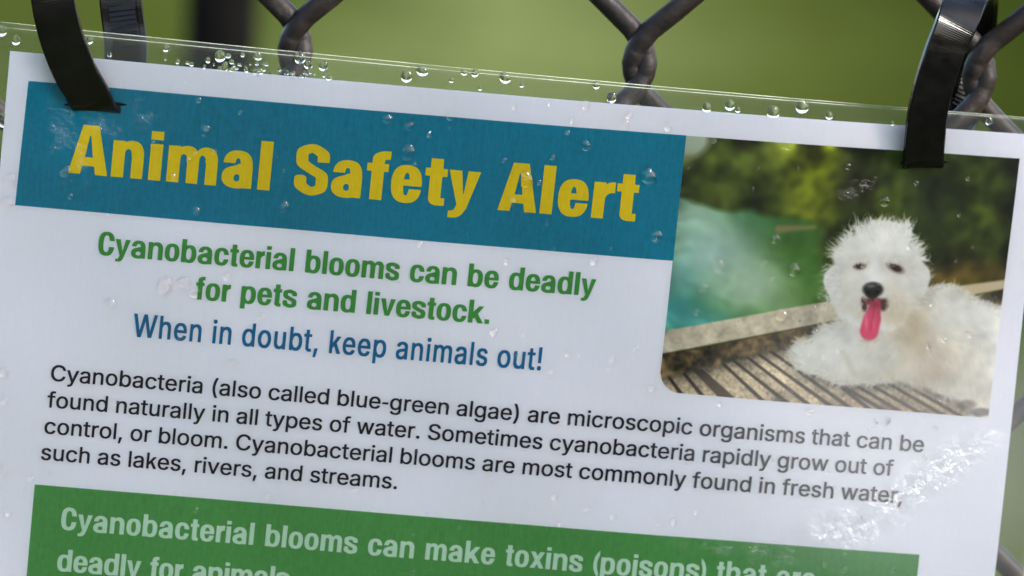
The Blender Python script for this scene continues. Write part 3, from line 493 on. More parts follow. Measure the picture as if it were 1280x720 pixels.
# letter outlines, flattened to polygons: weight > letter > [advance, contours]
GLYPHS = '''{"black":{"A":[409,[[8,0,5,4,6,10,123,506,130,509,284,508,287,504,294,474,401,20,404,2,398,0,284,0,280,4,267,82,264,87,152,88,146,87,143,84,128,1],[167,178,240,178,244,179,245,182,212,394,210,399,208,401,200,400,197,394,165,184]]],
"S":[378,[[188,-14,163,-10,133,-1,96,17,62,38,41,55,29,70,21,88,17,114,17,160,20,170,26,179,39,188,54,192,93,194,118,188,127,182,135,174,140,166,141,154,141,126,143,114,147,107,161,96,185,82,201,75,225,85,233,91,237,96,240,112,238,166,232,178,210,192,164,214,99,249,59,273,43,287,32,302,23,320,19,338,15,390,15,414,20,440,31,462,51,480,85,499,139,518,173,523,208,521,241,511,286,490,320,468,341,450,350,436,358,416,362,388,361,348,356,339,243,338,240,340,237,350,236,394,233,400,223,408,197,424,177,433,154,424,144,418,141,414,139,402,142,358,144,348,149,339,171,323,224,294,230,286,245,283,301,256,326,240,342,225,349,216,357,198,362,180,364,134,362,88,357,66,344,44,333,33,314,20,271,1,232,-11,205,-14]]],
"a":[358,[[153,-8,121,-4,88,5,63,18,43,35,31,52,20,76,17,98,18,128,23,150,31,166,41,179,59,194,87,210,129,222,200,254,202,258,200,266,194,290,189,298,182,305,173,307,164,304,157,298,153,288,145,255,141,252,28,252,24,256,25,268,32,298,42,322,62,348,80,364,105,377,131,384,158,387,203,386,223,382,242,377,259,369,275,358,286,348,298,334,307,318,315,298,321,274,325,230,328,222,328,4,326,1,323,0,244,0,205,-7],[164,66,178,66,187,69,196,76,200,84,200,122,192,132,179,139,166,139,155,134,146,124,141,112,141,96,145,82,152,72]]],
"e":[345,[[154,-8,117,-2,86,12,72,22,58,36,39,66,25,102,18,148,17,214,21,256,31,296,44,322,63,349,81,364,108,378,136,385,162,387,192,387,213,385,241,378,268,364,286,349,306,322,318,296,328,258,333,214,333,176,330,173,326,172,146,171,144,166,146,132,149,108,156,88,161,78,168,73,179,72,187,77,193,86,197,98,204,136,207,140,326,140,330,136,328,122,322,94,310,64,293,38,271,17,247,4,224,-4,192,-8],[148,238,198,238,203,240,202,256,198,280,191,296,183,305,175,307,167,306,162,302,157,294,151,278,147,258,146,242]]],
"f":[244,[[58,0,56,2,55,6,55,294,50,297,10,297,5,300,5,376,8,379,50,379,54,380,56,438,65,456,73,468,82,478,98,489,128,502,170,512,218,513,238,511,240,506,239,428,236,425,214,425,204,423,184,417,182,414,182,384,184,380,224,379,227,376,228,306,227,300,224,297,186,297,182,294,181,2,176,0]]],
"i":[181,[[30,0,28,2,27,6,28,376,34,379,151,378,153,376,154,372,154,3,148,0],[30,419,28,420,27,424,27,502,28,508,146,509,153,508,154,426,152,420]]],
"l":[181,[[30,0,28,2,27,8,27,506,28,508,32,509,150,509,153,506,154,502,154,4,152,1,148,0]]],
"m":[565,[[30,0,28,2,27,8,27,372,28,378,150,379,153,378,154,370,156,368,180,380,198,385,216,387,248,386,268,381,288,372,306,358,322,339,343,362,358,373,370,379,396,386,430,387,452,383,476,374,497,358,509,344,518,330,528,306,534,284,537,260,538,8,536,1,424,0,419,2,418,222,411,230,411,260,405,282,394,295,378,299,368,297,358,289,350,276,346,258,345,2,340,0,228,1,226,6,226,224,219,230,219,260,213,282,202,295,186,299,176,297,166,289,158,276,154,258,153,2,148,0]]],
"n":[376,[[30,0,28,2,27,8,28,378,34,379,150,379,153,376,154,369,156,367,174,377,192,383,214,387,238,387,270,381,294,369,314,352,328,330,340,302,346,276,349,244,348,2,342,0,234,0,228,2,227,224,222,230,222,258,215,280,204,295,196,298,188,299,174,296,164,287,157,272,154,256,153,2,148,0]]],
"r":[257,[[30,0,28,2,27,6,28,376,34,379,150,379,153,376,154,362,156,359,180,375,202,384,224,387,250,385,253,380,252,278,250,275,214,272,190,263,180,256,170,246,154,218,153,2,148,0]]],
"t":[245,[[140,-6,112,-1,91,8,76,20,65,38,59,62,59,294,56,297,12,297,8,300,9,378,14,379,54,379,58,382,59,476,60,480,62,481,184,480,186,476,187,382,192,379,232,379,237,376,236,300,232,297,190,297,187,294,186,290,186,78,190,74,224,74,228,72,229,-2,228,-4,224,-5]]],
"y":[333,[[30,-118,28,-116,27,-112,28,-48,32,-46,60,-46,80,-36,94,-16,101,8,108,14,109,18,6,370,6,378,12,379,128,379,134,377,165,140,168,127,172,140,199,376,206,379,326,378,328,376,327,372,212,-12,168,-81,142,-101,112,-114,102,-116,76,-118]]]},"bold":{"(":[145,[[137,-94,110,-70,83,-34,65,-6,44,42,30,84,18,140,14,178,13,230,16,274,23,316,35,362,50,402,67,438,89,472,111,500,127,515,138,523,140,522,140,518,140,414,121,368,107,320,97,266,94,214,97,162,107,110,121,60,140,16,140,-90,139,-94]]],
")":[145,[[6,-94,5,-88,5,16,24,60,39,110,48,162,51,214,48,266,39,320,24,368,5,414,5,518,6,522,8,523,18,515,35,498,62,464,80,434,102,386,115,344,127,288,131,250,132,200,129,156,122,112,110,66,95,26,78,-8,56,-44,34,-71,12,-92]]],
".":[146,[[26,0,23,2,22,6,23,98,30,100,122,99,124,92,123,2,118,0]]],
"C":[364,[[163,-8,124,-1,109,5,90,16,79,24,60,44,45,68,38,84,25,124,16,182,14,218,14,288,17,336,26,388,38,426,55,458,65,471,80,486,108,504,134,513,167,517,217,516,244,511,267,502,295,482,311,464,328,434,340,406,349,368,354,326,353,324,349,323,251,324,249,328,244,360,238,388,230,408,220,423,207,434,190,438,169,436,154,426,143,412,132,386,126,358,121,312,121,196,126,150,136,112,146,91,161,76,180,71,200,73,211,78,220,86,233,108,242,140,250,190,351,191,354,188,353,170,345,122,333,86,319,56,297,28,273,11,243,-2,204,-8]]],
"a":[346,[[148,-8,115,-4,87,4,63,16,41,33,24,56,17,78,14,100,14,118,16,136,23,158,34,175,50,191,69,204,94,215,216,254,217,262,210,286,202,300,191,310,177,315,162,315,146,310,134,298,125,282,119,256,116,253,24,252,21,256,22,268,28,296,40,324,55,344,75,363,101,377,131,385,155,387,198,386,223,381,241,375,270,356,293,332,303,312,309,296,314,274,318,230,321,222,321,4,319,1,316,0,238,0,200,-7],[158,60,175,59,195,64,207,70,217,80,219,88,218,120,213,130,203,137,181,145,167,146,153,145,131,137,118,122,113,110,113,100,114,90,119,80,126,72,135,66]]],
"b":[357,[[180,-8,154,-4,128,6,122,1,118,0,28,0,22,3,22,502,23,506,25,508,122,508,124,502,124,378,125,374,154,383,184,387,224,386,258,378,282,364,302,346,320,318,331,290,339,258,342,232,343,162,340,128,336,106,329,82,321,62,300,32,283,16,266,5,232,-6,212,-8],[174,64,188,64,200,67,211,74,220,85,233,114,239,142,241,164,240,228,236,254,231,272,224,288,212,304,200,312,188,315,174,314,160,310,151,302,142,290,135,274,129,254,124,210,125,154,128,130,134,106,142,90,151,76,162,69]]],
"c":[331,[[149,-8,112,-1,80,13,56,34,38,60,25,92,16,136,14,170,14,214,16,242,23,280,33,310,51,338,73,361,98,375,125,384,153,387,200,386,226,381,248,372,266,361,284,344,301,320,311,296,318,272,323,240,322,238,318,237,224,238,222,240,216,268,210,286,204,297,196,306,185,313,174,315,158,314,145,308,135,296,127,280,120,254,117,228,117,150,121,120,130,90,140,76,150,68,163,64,180,65,195,72,207,88,215,106,221,138,224,141,318,142,322,140,323,136,317,100,306,70,289,42,272,23,251,9,222,-3,187,-8]]],
"d":[357,[[141,-8,120,-5,102,0,90,5,73,16,49,40,37,60,29,80,18,122,14,166,14,216,16,242,21,274,29,300,41,326,56,346,75,364,100,378,132,386,172,387,202,383,231,374,233,378,233,502,234,508,332,508,335,502,334,2,329,0,238,0,234,1,229,6,210,-2,186,-7],[166,64,181,64,193,68,205,76,214,88,222,104,227,124,233,168,231,226,227,254,222,274,214,290,205,304,192,312,179,315,166,315,154,311,145,304,135,293,126,274,122,260,116,214,117,152,125,108,132,92,142,78,152,69]]],
"e":[335,[[149,-8,112,-1,80,13,56,34,38,60,25,92,16,136,14,170,14,214,16,242,23,280,33,310,51,338,73,361,98,375,125,384,153,387,200,386,232,379,260,365,284,344,300,320,313,292,321,258,326,214,325,176,323,173,319,172,118,171,116,166,119,132,124,108,130,92,139,78,149,69,162,64,178,64,194,71,205,84,213,102,221,136,224,140,319,140,323,138,323,130,316,98,305,68,288,40,267,19,242,4,215,-4,187,-8],[120,232,220,232,221,240,215,272,209,288,200,302,189,311,176,315,158,314,144,306,132,292,125,274,118,240,118,234]]],
"f":[198,[[48,0,46,2,45,6,45,302,42,306,8,306,5,308,4,376,8,379,40,379,44,380,46,451,58,474,75,490,100,503,130,511,152,513,190,512,193,510,194,506,193,436,190,433,150,433,147,428,148,380,152,379,180,379,184,376,184,314,184,309,182,307,150,306,147,302,147,4,146,1,142,0]]],
"h":[362,[[26,0,23,2,22,8,22,506,24,508,28,509,120,509,123,508,124,504,124,364,125,358,152,375,178,384,202,387,224,387,244,385,268,377,294,361,310,344,324,318,335,286,340,246,340,4,338,1,334,0,244,0,239,2,238,244,236,260,228,280,218,294,200,304,178,307,160,303,143,292,131,274,125,256,124,244,123,2,118,0]]],
"i":[146,[[26,0,23,2,22,6,22,376,24,378,28,379,120,379,123,376,124,372,124,4,122,1,118,0],[26,428,23,430,22,434,22,502,24,508,116,509,123,508,124,436,122,429]]],
"k":[357,[[26,0,23,2,22,8,22,506,24,508,28,509,120,509,123,506,124,502,124,254,126,247,132,252,246,378,342,379,348,378,345,370,228,208,356,2,355,0,350,0,240,1,168,116,164,120,144,96,128,100,124,98,124,6,122,1]]],
"l":[146,[[26,0,23,2,22,8,22,506,24,508,28,509,120,509,123,506,124,502,124,4,122,1,118,0]]],
"m":[518,[[26,0,23,2,22,8,22,372,24,378,120,379,123,376,124,364,126,362,144,375,168,384,188,387,220,386,238,381,258,370,275,354,290,334,313,362,332,376,346,382,362,386,394,387,418,383,434,376,450,366,462,353,476,333,484,314,490,294,495,262,496,8,494,1,400,0,395,2,393,262,388,280,380,294,368,304,352,307,336,304,324,294,316,280,311,262,309,2,304,0,210,1,208,6,207,262,202,280,194,294,182,304,166,307,150,304,138,294,130,280,125,262,123,2,118,0]]],
"n":[362,[[26,0,23,2,22,8,23,378,28,379,120,379,124,376,124,360,126,357,148,373,168,381,200,387,224,387,258,381,286,366,304,350,318,330,330,304,337,276,340,244,339,2,334,0,244,0,239,2,238,244,236,258,228,280,218,294,200,304,178,307,160,304,143,292,131,274,125,256,124,244,123,2,118,0]]],
"o":[339,[[149,-8,112,-1,80,13,56,34,38,60,25,92,16,136,14,170,14,214,16,242,23,280,33,310,51,338,73,361,98,375,125,384,153,387,200,386,234,378,262,364,285,343,305,310,317,280,323,242,326,214,326,168,323,136,317,100,306,70,289,42,272,23,251,9,222,-3,187,-8],[161,64,176,64,186,67,196,73,205,84,212,98,218,120,224,166,222,230,219,254,214,274,208,290,199,304,188,312,175,315,162,315,150,311,140,303,132,292,126,278,121,258,116,214,117,150,124,106,130,90,139,77,148,69]]],
"p":[357,[[26,-118,23,-116,22,-110,23,376,28,379,118,379,122,378,128,373,146,380,164,385,184,387,210,387,238,383,266,374,290,358,302,346,314,328,328,298,339,258,343,216,342,146,335,102,321,64,307,40,289,20,266,5,246,-3,214,-8,184,-8,154,-4,126,6,124,0,123,-116,118,-118],[174,64,188,64,200,67,211,74,220,85,233,114,239,142,241,164,240,228,236,254,231,272,224,288,212,304,200,312,188,315,174,314,160,310,151,302,142,290,135,274,129,254,124,210,125,154,128,130,134,106,142,90,151,76,162,69]]],
"r":[208,[[26,0,23,2,22,6,23,376,28,379,120,379,124,376,124,362,126,360,144,375,160,383,180,387,202,385,204,380,203,288,200,285,186,285,172,282,152,270,137,252,130,238,124,218,123,2,118,0]]],
"s":[324,[[161,-12,136,-8,100,3,68,16,46,28,35,36,24,50,17,63,14,82,14,120,20,136,29,144,40,148,53,151,71,151,93,146,107,136,111,128,113,120,114,92,121,85,141,75,171,65,200,72,212,78,212,118,208,125,194,133,86,179,53,196,37,208,30,216,21,230,16,246,12,308,16,330,26,348,41,361,68,373,118,387,149,391,173,390,204,382,242,369,273,354,291,340,300,330,307,314,311,292,309,258,306,252,217,252,212,254,211,258,210,288,196,298,153,314,124,307,112,300,114,270,115,264,118,259,138,248,199,220,205,213,223,211,261,195,275,187,290,176,300,164,307,152,310,136,313,94,311,64,306,46,294,27,275,14,246,2,195,-10]]],
"t":[200,[[112,-6,92,-2,74,6,60,18,51,36,49,50,49,302,44,306,12,306,8,310,9,376,12,379,46,379,49,382,49,476,50,480,54,481,150,480,151,474,152,382,156,379,188,379,192,374,191,308,188,306,154,306,152,304,151,300,151,70,154,66,180,66,184,64,185,-2,184,-4,180,-5]]],
"v":[329,[[118,0,114,4,110,16,6,370,6,378,10,379,102,379,109,376,162,116,166,107,170,120,220,376,226,379,322,378,324,374,321,362,214,3,208,0]]],
"x":[326,[[8,0,6,2,9,10,109,190,10,369,7,378,12,379,108,378,159,290,164,286,218,378,318,378,320,376,319,372,217,190,319,6,320,1,314,0,218,1,164,93,159,90,108,1]]],
"y":[329,[[30,-118,27,-116,26,-112,27,-54,30,-53,60,-53,80,-44,94,-26,101,-4,116,11,117,16,10,360,6,378,10,379,102,379,109,376,163,130,166,122,173,144,220,376,226,379,322,378,323,372,205,-2,187,-48,165,-82,138,-103,110,-114,100,-116,76,-118]]]},"medium":{"!":[196,[[78,-3,60,1,42,19,37,38,37,52,44,76,58,90,72,96,116,97,136,92,152,77,157,66,158,36,152,17,138,2,126,-2,114,-4],[54,156,52,160,51,203,48,507,54,509,144,509,147,505,147,458,143,158,138,156]]],
",":[188,[[26,-115,23,-112,23,-101,53,80,58,83,150,82,152,68,99,-113,94,-116]]],
"W":[686,[[142,0,138,5,2,493,2,508,92,509,97,507,190,157,194,149,292,508,296,509,390,509,395,507,489,154,492,149,588,507,594,509,680,509,684,508,684,493,544,1,446,0,440,2,346,343,342,348,245,2,240,0]]],
"a":[389,[[140,-8,104,-3,78,6,59,16,44,30,34,42,23,62,16,90,15,121,21,156,29,172,46,190,78,209,114,220,228,236,248,242,256,249,260,256,260,265,256,280,250,292,236,306,222,314,196,321,178,318,150,306,127,287,116,269,112,267,84,267,30,282,26,287,27,298,36,319,50,337,62,348,82,363,100,372,118,378,158,386,208,387,254,382,274,377,286,373,302,364,314,354,326,342,337,326,343,311,349,290,352,259,352,2,346,0,266,0,262,2,262,15,260,17,232,2,214,-4,176,-9],[167,59,194,63,210,69,226,79,240,94,250,108,259,131,261,148,260,173,190,163,150,155,128,144,116,133,111,123,108,109,110,96,116,84,125,75,136,68,154,61]]],
"b":[424,[[204,-7,178,-4,166,0,146,10,130,22,127,20,127,2,124,0,44,0,38,2,38,503,40,509,124,509,128,508,129,364,130,360,158,377,192,386,264,386,276,385,302,378,330,364,350,346,368,327,385,298,397,265,402,243,405,205,405,176,402,138,397,116,386,84,370,55,348,30,328,16,304,3,274,-6,248,-8],[219,61,244,67,260,75,278,92,289,105,300,126,307,146,313,190,308,234,299,259,290,277,280,290,264,304,246,314,220,320,194,313,176,304,161,290,150,276,140,256,133,236,128,192,129,171,133,146,140,125,152,104,162,90,176,77,194,67]]],
"d":[424,[[172,-7,146,-5,120,4,96,16,78,30,65,43,55,56,40,81,32,102,22,138,19,177,21,235,33,284,55,325,70,343,96,364,128,379,148,385,162,386,234,386,266,377,294,359,296,364,297,508,302,509,384,509,387,503,387,2,382,0,302,0,298,2,298,21,296,23,276,9,248,-3,218,-8],[204,61,234,69,250,78,268,96,276,108,286,133,292,152,296,185,295,211,291,236,285,256,274,277,263,291,248,304,230,313,204,320,196,319,176,312,158,302,140,284,132,272,122,251,116,228,112,196,112,181,117,147,124,127,134,106,146,92,166,74,180,67]]],
"e":[404,[[192,-7,162,-5,136,1,106,14,78,33,57,56,35,95,28,116,23,137,19,176,19,204,22,234,28,261,41,298,56,323,70,339,100,363,126,376,156,385,224,387,256,384,286,376,318,359,348,331,362,311,379,266,385,236,386,167,380,164,116,164,113,160,116,142,124,118,138,97,164,74,186,65,212,60,238,65,260,77,279,94,290,113,294,116,322,116,376,103,380,100,380,89,372,69,352,40,336,26,304,7,278,-2,254,-7],[116,229,286,229,290,230,291,232,282,262,262,292,250,304,234,313,204,320,176,313,160,304,144,291,123,261,114,234]]],
"h":[410,[[40,0,38,6,38,506,40,508,44,509,126,509,128,508,129,504,129,367,130,362,158,377,184,385,210,387,268,386,290,380,312,372,326,362,340,347,356,326,366,299,370,279,372,252,372,3,370,1,366,0,286,0,282,2,281,229,278,257,270,279,254,299,240,310,220,317,206,319,182,312,160,298,142,277,133,256,129,227,128,2,124,0]]],
"i":[167,[[40,0,38,6,38,379,40,382,44,382,126,382,128,380,129,376,129,3,128,1,124,0],[64,432,46,437,34,448,30,455,26,469,26,483,29,496,33,506,48,518,68,523,102,523,114,520,126,513,136,504,141,487,140,461,135,449,120,436,110,433]]],
"k":[368,[[40,0,38,6,38,506,40,508,44,509,126,509,128,508,129,504,129,246,130,239,134,242,250,381,348,382,354,380,354,367,247,244,242,236,364,16,365,3,364,1,360,0,266,0,261,1,177,158,174,161,129,116,128,1,124,0]]],
"l":[167,[[40,0,38,6,38,506,40,508,44,509,126,509,128,507,129,503,129,3,128,1,124,0]]],
"m":[610,[[40,0,38,7,38,376,40,382,124,382,127,380,127,365,130,363,156,379,182,387,200,389,230,389,254,387,284,378,300,366,320,346,348,369,366,379,384,384,416,389,460,389,490,384,512,376,528,366,546,347,556,332,565,311,570,290,572,265,572,6,570,1,486,0,482,2,481,246,479,267,470,290,458,304,442,314,418,320,404,318,392,313,374,301,360,282,351,257,350,243,350,6,348,1,264,0,260,2,259,253,257,272,249,290,236,304,222,313,200,320,188,318,176,313,154,298,138,276,130,252,128,2,124,0]]],
"n":[410,[[40,0,38,6,39,381,44,382,124,382,127,380,127,363,130,360,158,376,184,385,208,387,250,387,268,386,290,380,310,373,324,363,342,346,356,326,365,304,370,279,372,250,371,1,366,0,288,0,282,2,281,229,278,257,270,279,254,299,240,310,220,317,206,319,182,312,160,298,142,277,133,256,129,227,128,2,124,0]]],
"o":[415,[[186,-7,158,-5,140,0,106,14,80,32,57,57,35,95,23,137,19,178,20,219,23,242,27,261,35,285,57,323,80,347,102,364,128,377,158,385,192,387,256,385,286,377,316,363,336,347,356,325,374,297,384,272,394,232,396,177,393,139,380,95,358,57,336,33,316,17,286,3,258,-4,224,-8],[203,61,218,62,240,69,258,80,280,104,290,122,298,146,304,188,303,208,298,232,289,257,278,278,270,288,252,303,236,313,208,320,196,319,178,312,158,301,143,286,133,270,122,249,116,226,112,196,112,181,118,146,123,127,134,107,145,92,161,77,178,67]]],
"p":[424,[[40,-139,38,-133,38,380,44,382,124,382,127,379,127,360,130,358,158,378,176,383,206,387,246,387,274,385,302,377,326,366,347,349,369,325,386,297,397,264,401,248,405,204,403,147,398,117,384,80,370,55,348,30,328,16,312,7,276,-5,246,-8,192,-6,176,-3,160,3,130,20,129,15,128,-137,124,-139],[219,61,244,67,260,75,278,92,289,105,300,126,307,146,313,190,308,234,299,259,290,277,280,290,264,304,246,314,220,320,194,313,176,304,161,290,150,276,140,256,133,236,128,192,129,171,133,146,140,125,152,104,162,90,176,77,194,67]]],
"s":[365,[[154,-7,122,-3,98,3,78,12,59,25,47,36,31,60,26,73,21,90,22,104,26,106,78,118,106,118,110,115,116,99,123,88,138,73,158,64,184,59,214,66,230,74,240,83,245,89,251,103,251,109,248,120,238,132,226,141,198,150,134,166,104,175,78,187,60,200,43,220,35,242,32,267,34,302,41,321,52,339,78,363,102,374,126,382,162,387,210,387,246,383,268,376,286,367,299,358,314,343,333,313,339,295,338,283,284,270,254,270,239,295,228,307,212,317,186,323,162,317,144,306,134,297,127,286,126,270,132,257,152,242,186,231,276,208,302,196,317,183,334,163,343,142,346,117,344,81,337,62,318,36,298,19,276,7,252,-2,226,-7]]],
"t":[227,[[148,-3,122,-1,98,7,77,21,61,41,53,62,50,89,50,316,46,318,-4,318,-9,322,-8,381,-4,382,46,383,50,385,50,468,54,472,140,471,141,467,142,384,146,382,214,382,219,379,219,324,218,319,146,318,141,316,141,106,146,81,151,73,160,67,170,64,188,66,217,65,228,17,228,4,224,1,206,-3]]],
"u":[410,[[162,-4,120,2,100,11,84,21,69,36,62,45,54,58,45,80,39,106,38,125,38,380,46,382,124,382,128,380,129,152,131,127,139,105,156,84,170,72,190,66,204,64,218,67,232,73,246,81,256,91,269,109,279,139,281,158,282,380,286,382,370,382,372,376,372,2,366,0,286,0,283,2,283,21,280,23,272,16,252,6,226,-2,200,-5]]]},"regular":{"(":[273,[[168,-93,164,-89,150,-65,122,-5,102,50,93,82,83,140,79,190,79,221,83,283,95,353,111,411,138,484,164,534,170,538,242,538,246,536,245,526,216,461,198,409,181,349,171,306,165,265,161,204,165,152,179,85,197,29,223,-35,245,-81,246,-90,242,-94]]],
")":[273,[[30,-93,27,-90,28,-81,69,10,95,86,108,154,112,207,110,245,105,287,91,356,64,442,28,525,27,535,32,538,104,538,108,536,117,522,145,463,166,399,178,352,188,298,194,238,194,191,190,140,180,81,162,22,138,-35,108,-91,102,-94]]],
",":[188,[[30,-116,28,-113,28,-103,58,79,64,81,145,81,147,78,147,68,94,-114,90,-116]]],
"-":[250,[[32,162,30,164,30,170,30,224,32,228,214,229,220,226,220,167,218,162]]],
".":[188,[[80,-4,62,1,44,19,40,36,40,52,45,74,62,90,76,95,106,97,128,91,144,76,150,63,151,37,146,19,136,7,124,0,108,-4]]],
"C":[510,[[244,-6,204,-1,162,12,144,22,108,49,88,70,72,90,49,136,35,188,30,238,31,291,34,314,41,347,49,372,72,418,98,450,120,470,138,483,160,495,182,503,218,512,254,516,274,516,322,512,370,497,392,486,414,471,435,451,450,433,468,401,479,367,483,352,482,342,478,340,400,341,386,374,370,397,354,412,336,426,306,438,284,443,264,444,244,442,220,435,208,430,194,422,174,407,152,383,135,356,122,320,114,275,113,251,119,200,130,165,152,125,173,102,192,87,222,73,246,67,266,64,292,67,320,75,334,82,356,97,368,110,379,124,388,138,400,167,480,168,483,166,483,156,470,111,450,76,427,49,394,25,372,12,328,-2,286,-7]]],
"S":[447,[[206,-8,176,-7,134,3,100,18,74,37,54,58,40,83,31,111,28,133,29,144,34,146,112,145,123,113,130,102,144,88,156,79,194,64,214,61,236,61,258,65,278,72,301,85,317,99,328,116,334,131,335,144,330,163,324,172,311,185,288,199,232,218,152,241,108,260,80,280,58,305,46,333,42,364,44,402,53,429,65,450,77,464,102,483,128,498,156,508,184,514,218,516,268,514,300,508,326,498,351,484,375,464,387,451,400,428,409,401,411,382,410,371,404,369,328,370,319,398,310,411,294,426,268,439,246,445,222,447,194,443,178,438,162,429,146,417,132,397,127,383,126,369,131,352,137,342,150,329,178,313,222,298,322,270,354,254,371,243,397,216,405,205,412,188,417,170,418,155,416,110,409,85,396,62,380,43,358,24,332,11,294,-3,258,-8]]],
"a":[389,[[144,-8,108,-4,82,6,64,16,49,30,39,42,28,62,21,90,20,120,26,155,34,170,51,189,84,208,118,218,232,235,254,241,262,248,265,255,265,266,261,281,255,294,242,307,228,316,202,322,176,320,146,308,122,288,111,270,108,268,88,268,34,283,31,287,32,297,41,318,55,337,66,347,86,362,114,375,146,384,178,387,206,387,250,382,264,378,282,372,312,351,322,340,332,325,341,302,347,259,347,2,342,0,270,0,267,3,267,25,264,27,252,16,240,8,212,-3,172,-9],[162,57,182,58,202,62,228,76,245,91,255,106,264,129,266,147,264,176,184,164,146,156,124,145,112,134,106,125,103,110,104,97,110,85,120,74,130,67,148,60]]],
"b":[424,[[208,-7,182,-3,162,4,140,18,124,34,122,3,120,0,48,0,43,2,43,503,46,509,118,509,124,507,124,355,126,350,162,376,196,386,258,386,270,384,294,378,324,363,343,347,362,326,380,298,392,264,397,242,400,204,400,176,397,138,392,117,381,85,365,55,342,30,324,16,298,3,270,-6,242,-8],[213,59,232,60,252,66,270,77,286,92,296,107,308,131,314,152,318,187,317,211,313,235,304,260,295,277,284,291,268,305,250,315,224,321,206,320,186,313,169,303,150,284,140,268,129,238,123,195,124,170,128,145,135,124,146,103,157,88,172,76,188,66]]],
"c":[396,[[192,-7,164,-5,144,0,110,14,86,32,62,56,45,85,31,123,24,175,25,219,32,259,45,295,63,324,86,348,108,364,132,376,144,380,174,386,236,387,266,381,286,374,310,362,330,348,346,331,360,311,371,284,371,272,368,270,314,256,296,256,291,259,280,283,264,300,257,305,234,317,204,321,194,320,174,314,158,304,140,288,128,272,118,253,112,231,107,199,107,180,112,147,119,124,135,96,154,77,174,66,200,59,232,63,260,76,281,97,292,123,296,126,316,126,370,112,373,109,373,101,361,70,348,50,331,33,302,12,276,1,254,-5,222,-8]]],
"d":[424,[[178,-7,152,-5,126,4,100,16,82,30,70,43,60,56,45,82,37,102,27,138,24,176,26,234,38,283,60,325,82,349,102,364,116,372,128,377,154,384,212,387,244,383,262,377,272,370,300,349,301,354,302,507,306,509,380,509,382,503,382,2,376,0,306,0,303,3,302,34,276,12,246,-3,212,-8],[198,59,216,60,236,66,254,76,270,90,280,106,291,130,297,151,301,190,296,237,290,258,278,279,268,292,252,305,236,315,218,320,208,321,190,320,172,314,154,303,138,289,128,274,117,252,111,229,107,191,112,146,119,126,130,104,140,90,156,75,172,66]]],
"e":[404,[[196,-7,166,-5,142,1,110,14,84,33,62,56,45,85,32,119,25,159,25,218,32,259,45,295,62,322,84,347,104,362,122,371,160,384,192,387,236,386,258,383,278,376,312,359,334,339,356,311,370,278,379,241,381,212,381,168,374,165,112,165,108,163,108,158,112,136,120,117,133,95,160,72,180,63,208,58,234,60,252,67,264,74,284,92,295,112,298,114,316,114,372,101,375,98,375,90,368,70,353,47,332,27,312,14,294,4,268,-4,230,-8],[110,228,290,228,294,228,296,232,287,265,270,291,257,303,236,316,218,320,202,321,172,314,156,305,140,293,118,262,109,234]]],
"f":[254,[[74,0,71,6,71,316,66,319,-2,320,-4,325,-4,380,0,382,66,382,70,383,71,441,72,454,77,470,86,486,94,495,109,509,122,517,146,525,172,529,224,527,248,522,253,518,253,509,237,459,218,457,196,462,176,457,162,446,153,425,152,387,154,382,232,382,237,381,238,326,238,322,234,320,158,319,152,317,152,2,146,0]]],
"g":[425,[[190,-147,152,-143,130,-138,104,-129,88,-119,72,-107,49,-83,42,-68,42,-56,90,-29,108,-28,114,-31,140,-60,154,-69,174,-78,196,-82,216,-82,228,-81,250,-73,272,-61,287,-46,291,-38,299,-14,301,5,300,40,298,41,275,22,246,10,226,6,182,5,154,7,128,14,102,27,80,42,61,63,45,88,33,120,28,142,24,178,25,223,27,244,37,280,45,298,61,324,76,342,102,364,132,378,166,386,212,387,230,386,246,382,264,375,286,362,302,348,303,379,306,382,380,382,382,376,382,-12,380,-40,373,-65,360,-88,344,-106,324,-121,304,-132,276,-140,248,-145,220,-148],[198,71,218,72,236,77,254,85,270,99,280,113,291,132,298,155,302,191,301,214,297,238,290,258,280,278,270,291,254,305,236,315,208,321,190,320,170,313,154,304,138,289,128,275,118,254,112,236,107,204,107,183,112,152,118,133,128,113,140,99,156,86,174,76]]],
"h":[410,[[46,0,43,6,43,506,48,509,120,509,123,508,124,504,124,358,126,353,142,365,156,373,188,384,214,387,262,386,286,380,306,371,321,361,336,347,351,325,361,298,365,278,367,251,367,3,366,1,362,0,292,0,286,2,286,230,283,258,275,280,258,301,246,310,232,316,206,320,184,316,156,300,137,278,128,257,124,228,124,2,118,0]]],
"i":[167,[[46,0,43,6,43,379,48,382,120,382,124,380,124,376,124,3,120,0],[68,433,52,439,36,455,31,469,31,482,37,504,52,517,72,523,96,523,116,517,130,506,135,495,136,469,132,453,121,442,108,435,96,433]]],
"k":[368,[[46,0,43,6,43,506,48,509,120,509,123,508,124,504,124,233,126,226,131,230,254,381,344,382,350,380,348,369,242,245,237,236,358,15,360,3,358,1,354,0,272,0,266,1,181,162,176,168,165,160,124,117,123,1,118,0]]],
"l":[167,[[46,0,43,6,43,506,48,509,120,509,124,507,124,503,124,3,120,0]]],
"m":[610,[[46,0,43,7,43,376,44,381,120,382,122,378,122,356,124,354,148,371,178,385,206,389,250,387,280,377,298,362,318,338,340,359,372,379,406,388,454,389,484,384,506,375,522,365,541,347,551,332,560,310,565,289,567,265,567,6,566,1,492,0,486,2,486,247,483,272,474,292,462,306,446,316,428,321,420,321,396,318,384,313,371,303,355,284,346,258,345,244,344,2,340,0,266,1,264,6,264,254,262,273,254,291,240,306,226,315,210,320,198,321,180,318,153,303,136,283,127,261,124,238,124,2,118,0]]],
